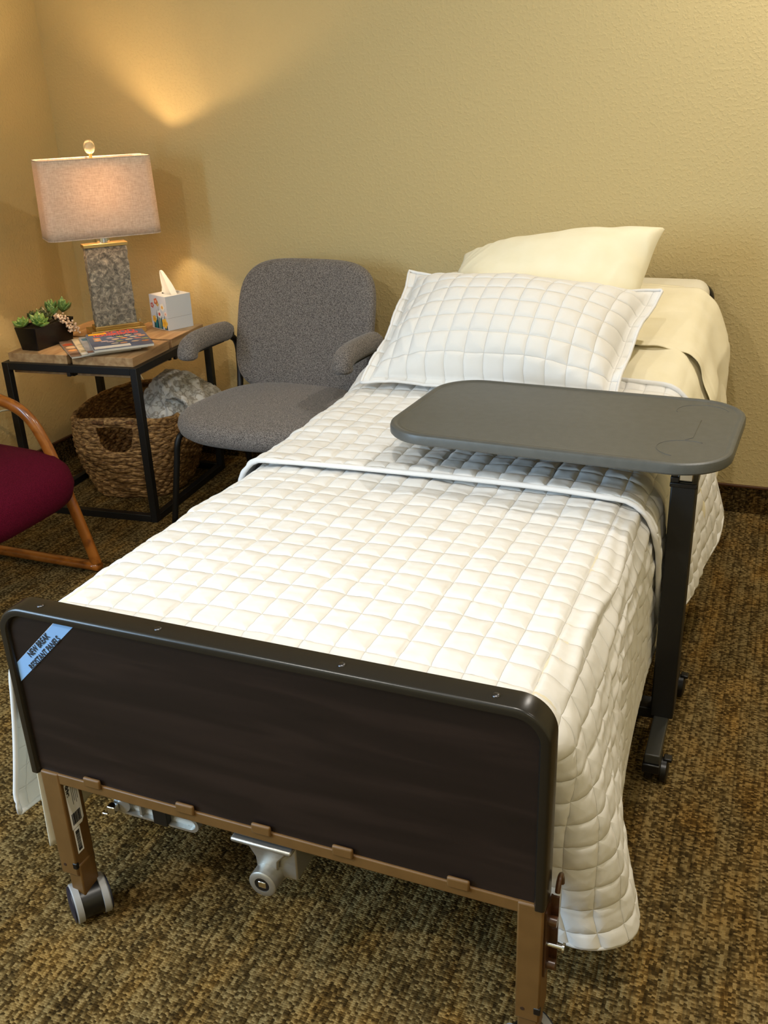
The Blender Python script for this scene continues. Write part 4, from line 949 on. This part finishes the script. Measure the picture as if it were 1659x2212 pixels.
def bez(pts, n=10):
    """Catmull-Rom through the points"""
    P = [Vector(p) for p in pts]; P = [P[0]*2-P[1]]+P+[P[-1]*2-P[-2]]; out = []
    for i in range(1, len(P)-2):
        for k in range(n):
            t = k/n; p0, p1, p2, p3 = P[i-1:i+3]
            out.append(0.5*((2*p1)+(-p0+p2)*t+(2*p0-5*p1+4*p2-p3)*t*t+(-p0+3*p1-3*p2+p3)*t*t*t))
    out.append(P[-2]); return out
for sg in (-1, 1):
    x = sg*0.305
    tube = bez([(x, -0.01, 0.598), (x, 0.14, 0.602), (x, 0.215, 0.592), (x*0.99, 0.245, 0.55), (x*0.97, 0.235, 0.45), (x*0.93, 0.20, 0.375), (x*0.85, 0.12, 0.352)], 8)
    MB().tube(tube, 0.012, 10).obj('arm_tube', m_black, ch, smooth=True)
    MB().box((x-0.018, -0.03, 0.590), (x+0.018, 0.14, 0.600)).obj('arm_bracket', m_black, ch, bevel=0.002)
    pad = []
    path = bez([(x, -0.066, 0.572), (x, -0.060, 0.606), (x, -0.02, 0.624), (x, 0.08, 0.627), (x, 0.168, 0.622), (x, 0.178, 0.620)], 6); nP = len(path)
    MB().tube(path, lambda f: 0.036*(min(1, f*9+0.6))*(min(1, (1-f)*14+0.55)), 16, ry=None).obj('arm_pad', m_grey_fab, ch, smooth=True)
    MB().tube(bez([(sg*0.20, -0.05, 0.357), (sg*0.25, -0.20, 0.355), (sg*0.262, -0.235, 0.33), (sg*0.275, -0.24, 0.25), (sg*0.315, -0.245, 0.012)], 8), 0.011, 10).obj('leg', m_black, ch, smooth=True)
    MB().tube(bez([(sg*0.20, -0.02, 0.357), (sg*0.26, 0.16, 0.35), (sg*0.28, 0.21, 0.30), (sg*0.30, 0.25, 0.012)], 8), 0.011, 10).obj('leg', m_black, ch, smooth=True)
MB().box((-0.24, -0.22, 0.350), (0.24, 0.20, 0.366)).obj('seat_pan', m_black, ch, bevel=0.004)

# ------------------------------------------------------------------ wicker basket and fleece
bk = thing('wicker_basket', 'oval woven seagrass basket under the end table', 'basket', (-0.128, -0.345, 0), 0.27)
NA, NZ = 300, 150; HB = 0.315; V = []; F = []
rows = 21
for j in range(NZ+1):
    f = j/NZ; z = 0.004+HB*f
    wd = 0.335+0.11*math.sin(min(1, f*1.25)*PI/2)-0.03*max(0, f-0.75)*2; dp = 0.40+0.125*math.sin(min(1, f*1.25)*PI/2)-0.01*max(0, f-0.75)
    for i in range(NA):
        t = 2*PI*i/NA; c, s_ = math.cos(t), math.sin(t); e = 3.2
        x = wd/2*math.copysign(abs(c)**(2/e), c); y = dp/2*math.copysign(abs(s_)**(2/e), s_)
        rowp = f*rows; row = int(rowp); bulge = abs(math.sin(PI*rowp))**0.6; tw = math.sin(i*2*PI/10+row*PI+rowp*1.5)
        dd = 0.0045*bulge*(0.55+0.45*tw)+0.002*math.sin(i*0.35+row*2.1); L = math.hypot(x, y)
        lift = 0.03*(abs(s_)**6)*f**4
        V.append((x*(1+dd/L*1.6), y*(1+dd/L*1.6), z+lift*0.6))
for j in range(NZ):
    for i in range(NA):
        k = (i+1) % NA; t = 2*PI*(i+0.5)/NA; f = (j+0.5)/NZ
        dt = (t-1.5*PI+PI) % (2*PI)-PI; dt2 = (t-0.5*PI+PI) % (2*PI)-PI
        for q in (dt, dt2):
            xx = q*0.27
            hole = abs(xx) < 0.046 and f < 0.93 and ((f-0.93)/0.30)**2+(xx/0.046)**2 < 1
            if hole: break
        if hole: continue
        F.append((j*NA+i, j*NA+k, (j+1)*NA+k, (j+1)*NA+i))
bs = MB(); bs.v = V; bs.f = F
bs.add([(0.165*math.cos(2*PI*k/40), 0.2*math.sin(2*PI*k/40), 0.008) for k in range(40)], [tuple(range(40))])
bs.obj('basket_body', m_wicker, bk, smooth=True, solid=0.010)
rimp = [Vector(V[NZ*NA+i]) for i in range(0, NA, 3)]; rimp.append(rimp[0])
MB().tube(rimp, 0.0085, 8).obj('rim', m_wicker, bk, smooth=True)
for ct in (1.5*PI, 0.5*PI):
    idx = [int((ct+u/0.27)/(2*PI)*NA) % NA for u in np.linspace(-0.056, 0.056, 60)]
    pts = [Vector(V[NZ*NA+i])+Vector((0, 0, -0.008)) for i in idx]; 
    MB().tube([p for p in pts], 0.0115, 10).obj('handle', M('handle_wrap', srgb(128, 86, 46), 0.6, bump=(260, 1.0, 0.004), var=(120, srgb(84, 54, 26), 0.4, 0.6)), bk, smooth=True)
    loop = []
    for a in np.linspace(0.0, -PI, 26):
        xx = 0.048*math.cos(a); f = 0.93+0.31*math.sin(a); i = int((ct+xx/0.27)/(2*PI)*NA) % NA; loop.append(Vector(V[int(max(0, f)*NZ)*NA+i]))
    MB().tube(loop, 0.007, 8).obj('handle_edge', m_wicker, bk, smooth=True)

fb = MB()
bm = bmesh.new(); bmesh.ops.create_icosphere(bm, subdivisions=6, radius=1.0)
for v in bm.verts:
    p = v.co.copy(); n1 = mn.fractal(p*1.6, 0.9, 2.0, 3); n2 = abs(math.sin(7*p.x+5*p.z+4*mn.noise(p*1.5)))**0.8
    r = 1+0.16*n1+0.07*n2
    x = p.x*0.13*r; y = p.y*0.155*r; z = p.z*0.115*r
    if p.z > 0: z *= 1.25; x *= 1-0.2*p.z; x -= 0.04*p.z; y *= 1-0.15*p.z
    v.co = (x, y, z)
me = bpy.data.meshes.new('fleece_throw'); bm.to_mesh(me); bm.free(); me.materials.append(m_leopard); me.polygons.foreach_set('use_smooth', [True]*len(me.polygons))
ft = thing('fleece_throw', 'grey and white spotted fleece throw spilling out of the basket', 'blanket', (0.04, -0.28, 0.295))
o = bpy.data.objects.new('throw_heap', me); COL.objects.link(o); o.parent = ft
# drooping end over the basket rim
n = 60; a = np.linspace(0, 1, n); A, B = np.meshgrid(a, a, indexing='ij')
cx0, cy0 = 0.06, -0.10
Xx = 0.02+0.175*A+0.02*np.sin(B*6)*A+0.11*np.clip(A-0.6, 0, 1)*np.clip(1.2-B*2, 0, 1); Yy = -0.15+0.26*B+0.03*A; Zz = 0.085-0.02*A-0.27*np.clip(A-0.42, 0, 1)**1.2+0.012*np.sin(B*14+A*5)+0.012*noise2(A, B, 5, 3, 2)
Zz = Zz-0.10*np.clip(B-0.6, 0, 1)*A
grid_obj('throw_end', np.stack([Xx, Yy, Zz], -1), m_leopard, ft, 0.012)

# ------------------------------------------------------------------ maroon armchair, faces +x
mc = thing('wood_frame_armchair', 'armchair with maroon cushion and bent oak frame at the left edge', 'chair', (-0.05, -1.40, 0), 0.0)
def mar_fn(p):
    z = p.z
    z += -0.03*max(0, (p.x-0.12)/0.16)**2
    return Vector((p.x, p.y, z))
slab(superell(0.58, 0.56, 4.0, 72), 0.115, 0.05, 0.02, Matrix.Translation((-0.01, 0.035, 0.36)) @ Matrix.Rotation(0.05, 4, 'Y'), fn=mar_fn).obj('seat', m_maroon, mc, smooth=True)
# stitched seam around the front of the cushion
seam = [(x*0.985, y*0.985, 0.0) for x, y in superell(0.58, 0.56, 4.0, 72)]; seam.append(seam[0])
MB().tube([Matrix.Translation((-0.01, 0.035, 0.372)) @ Matrix.Rotation(0.05, 4, 'Y') @ mar_fn(Vector(p)) for p in seam], 0.0016, 6).obj('piping', m_maroon, mc, smooth=True)
slab(superell(0.50, 0.46, 4.0, 60), 0.09, 0.04, 0.01, Matrix.Translation((-0.36, 0.02, 0.62)) @ Matrix.Rotation(-0.18, 4, 'Y') @ Matrix.Rotation(PI/2, 4, 'Y')).obj('backrest', m_maroon, mc, smooth=True)
for yy in (0.285, -0.30):
    loop = bez([(-0.45, yy, 0.60), (-0.25, yy, 0.600), (-0.09, yy, 0.578), (0.02, yy, 0.555), (0.085, yy, 0.515), (0.13, yy, 0.44), (0.165, yy, 0.34), (0.20, yy, 0.22), (0.238, yy, 0.085), (0.252, yy, 0.030)], 8)
    R = []
    MB().tube(loop, 0.020, 12, ry=0.015, up=(0, 1, 0)).obj('arm_frame', m_oak, mc, smooth=True)
    MB().tube(bez([(0.262, yy, 0.022), (0.1, yy, 0.021), (-0.2, yy, 0.021), (-0.46, yy, 0.02)], 6), 0.019, 12, ry=0.016).obj('floor_runner', m_oak, mc, smooth=True)
    MB().tube([(-0.42, yy, 0.03), (-0.40, yy, 0.32), (-0.44, yy, 0.60)], 0.018, 12).obj('rear_leg', m_oak, mc, smooth=True)
MB().tube([(-0.35, -0.30, 0.29), (-0.35, 0.285, 0.29)], 0.016, 10).tube([(0.12, -0.30, 0.30), (0.12, 0.285, 0.30)], 0.016, 10).obj('cross_bar', m_oak, mc, smooth=True)

# ------------------------------------------------------------------ cords by the wall
m_cord = M('clear_white_cord', srgb(196, 196, 180), 0.35)
tag(MB().tube(bez([(-0.30, -0.03, 0.58), (-0.36, -0.02, 0.44), (-0.34, -0.03, 0.34), (-0.28, -0.04, 0.25), (-0.33, -0.04, 0.14), (-0.31, -0.05, 0.05), (-0.25, -0.05, 0.006)], 10), 0.0028, 8).obj('power_cord', m_cord, None, smooth=True), 'thin pale lamp cord hanging down the wall behind the basket', 'cord')
tag(MB().tube(bez([(-0.602, -0.70, 0.30), (-0.58, -0.60, 0.33), (-0.56, -0.50, 0.28), (-0.57, -0.42, 0.15), (-0.56, -0.36, 0.006)], 10), 0.0035, 8).obj('power_cord', m_cord, None, smooth=True), 'pale cord looping on the left wall behind the maroon chair', 'cord')
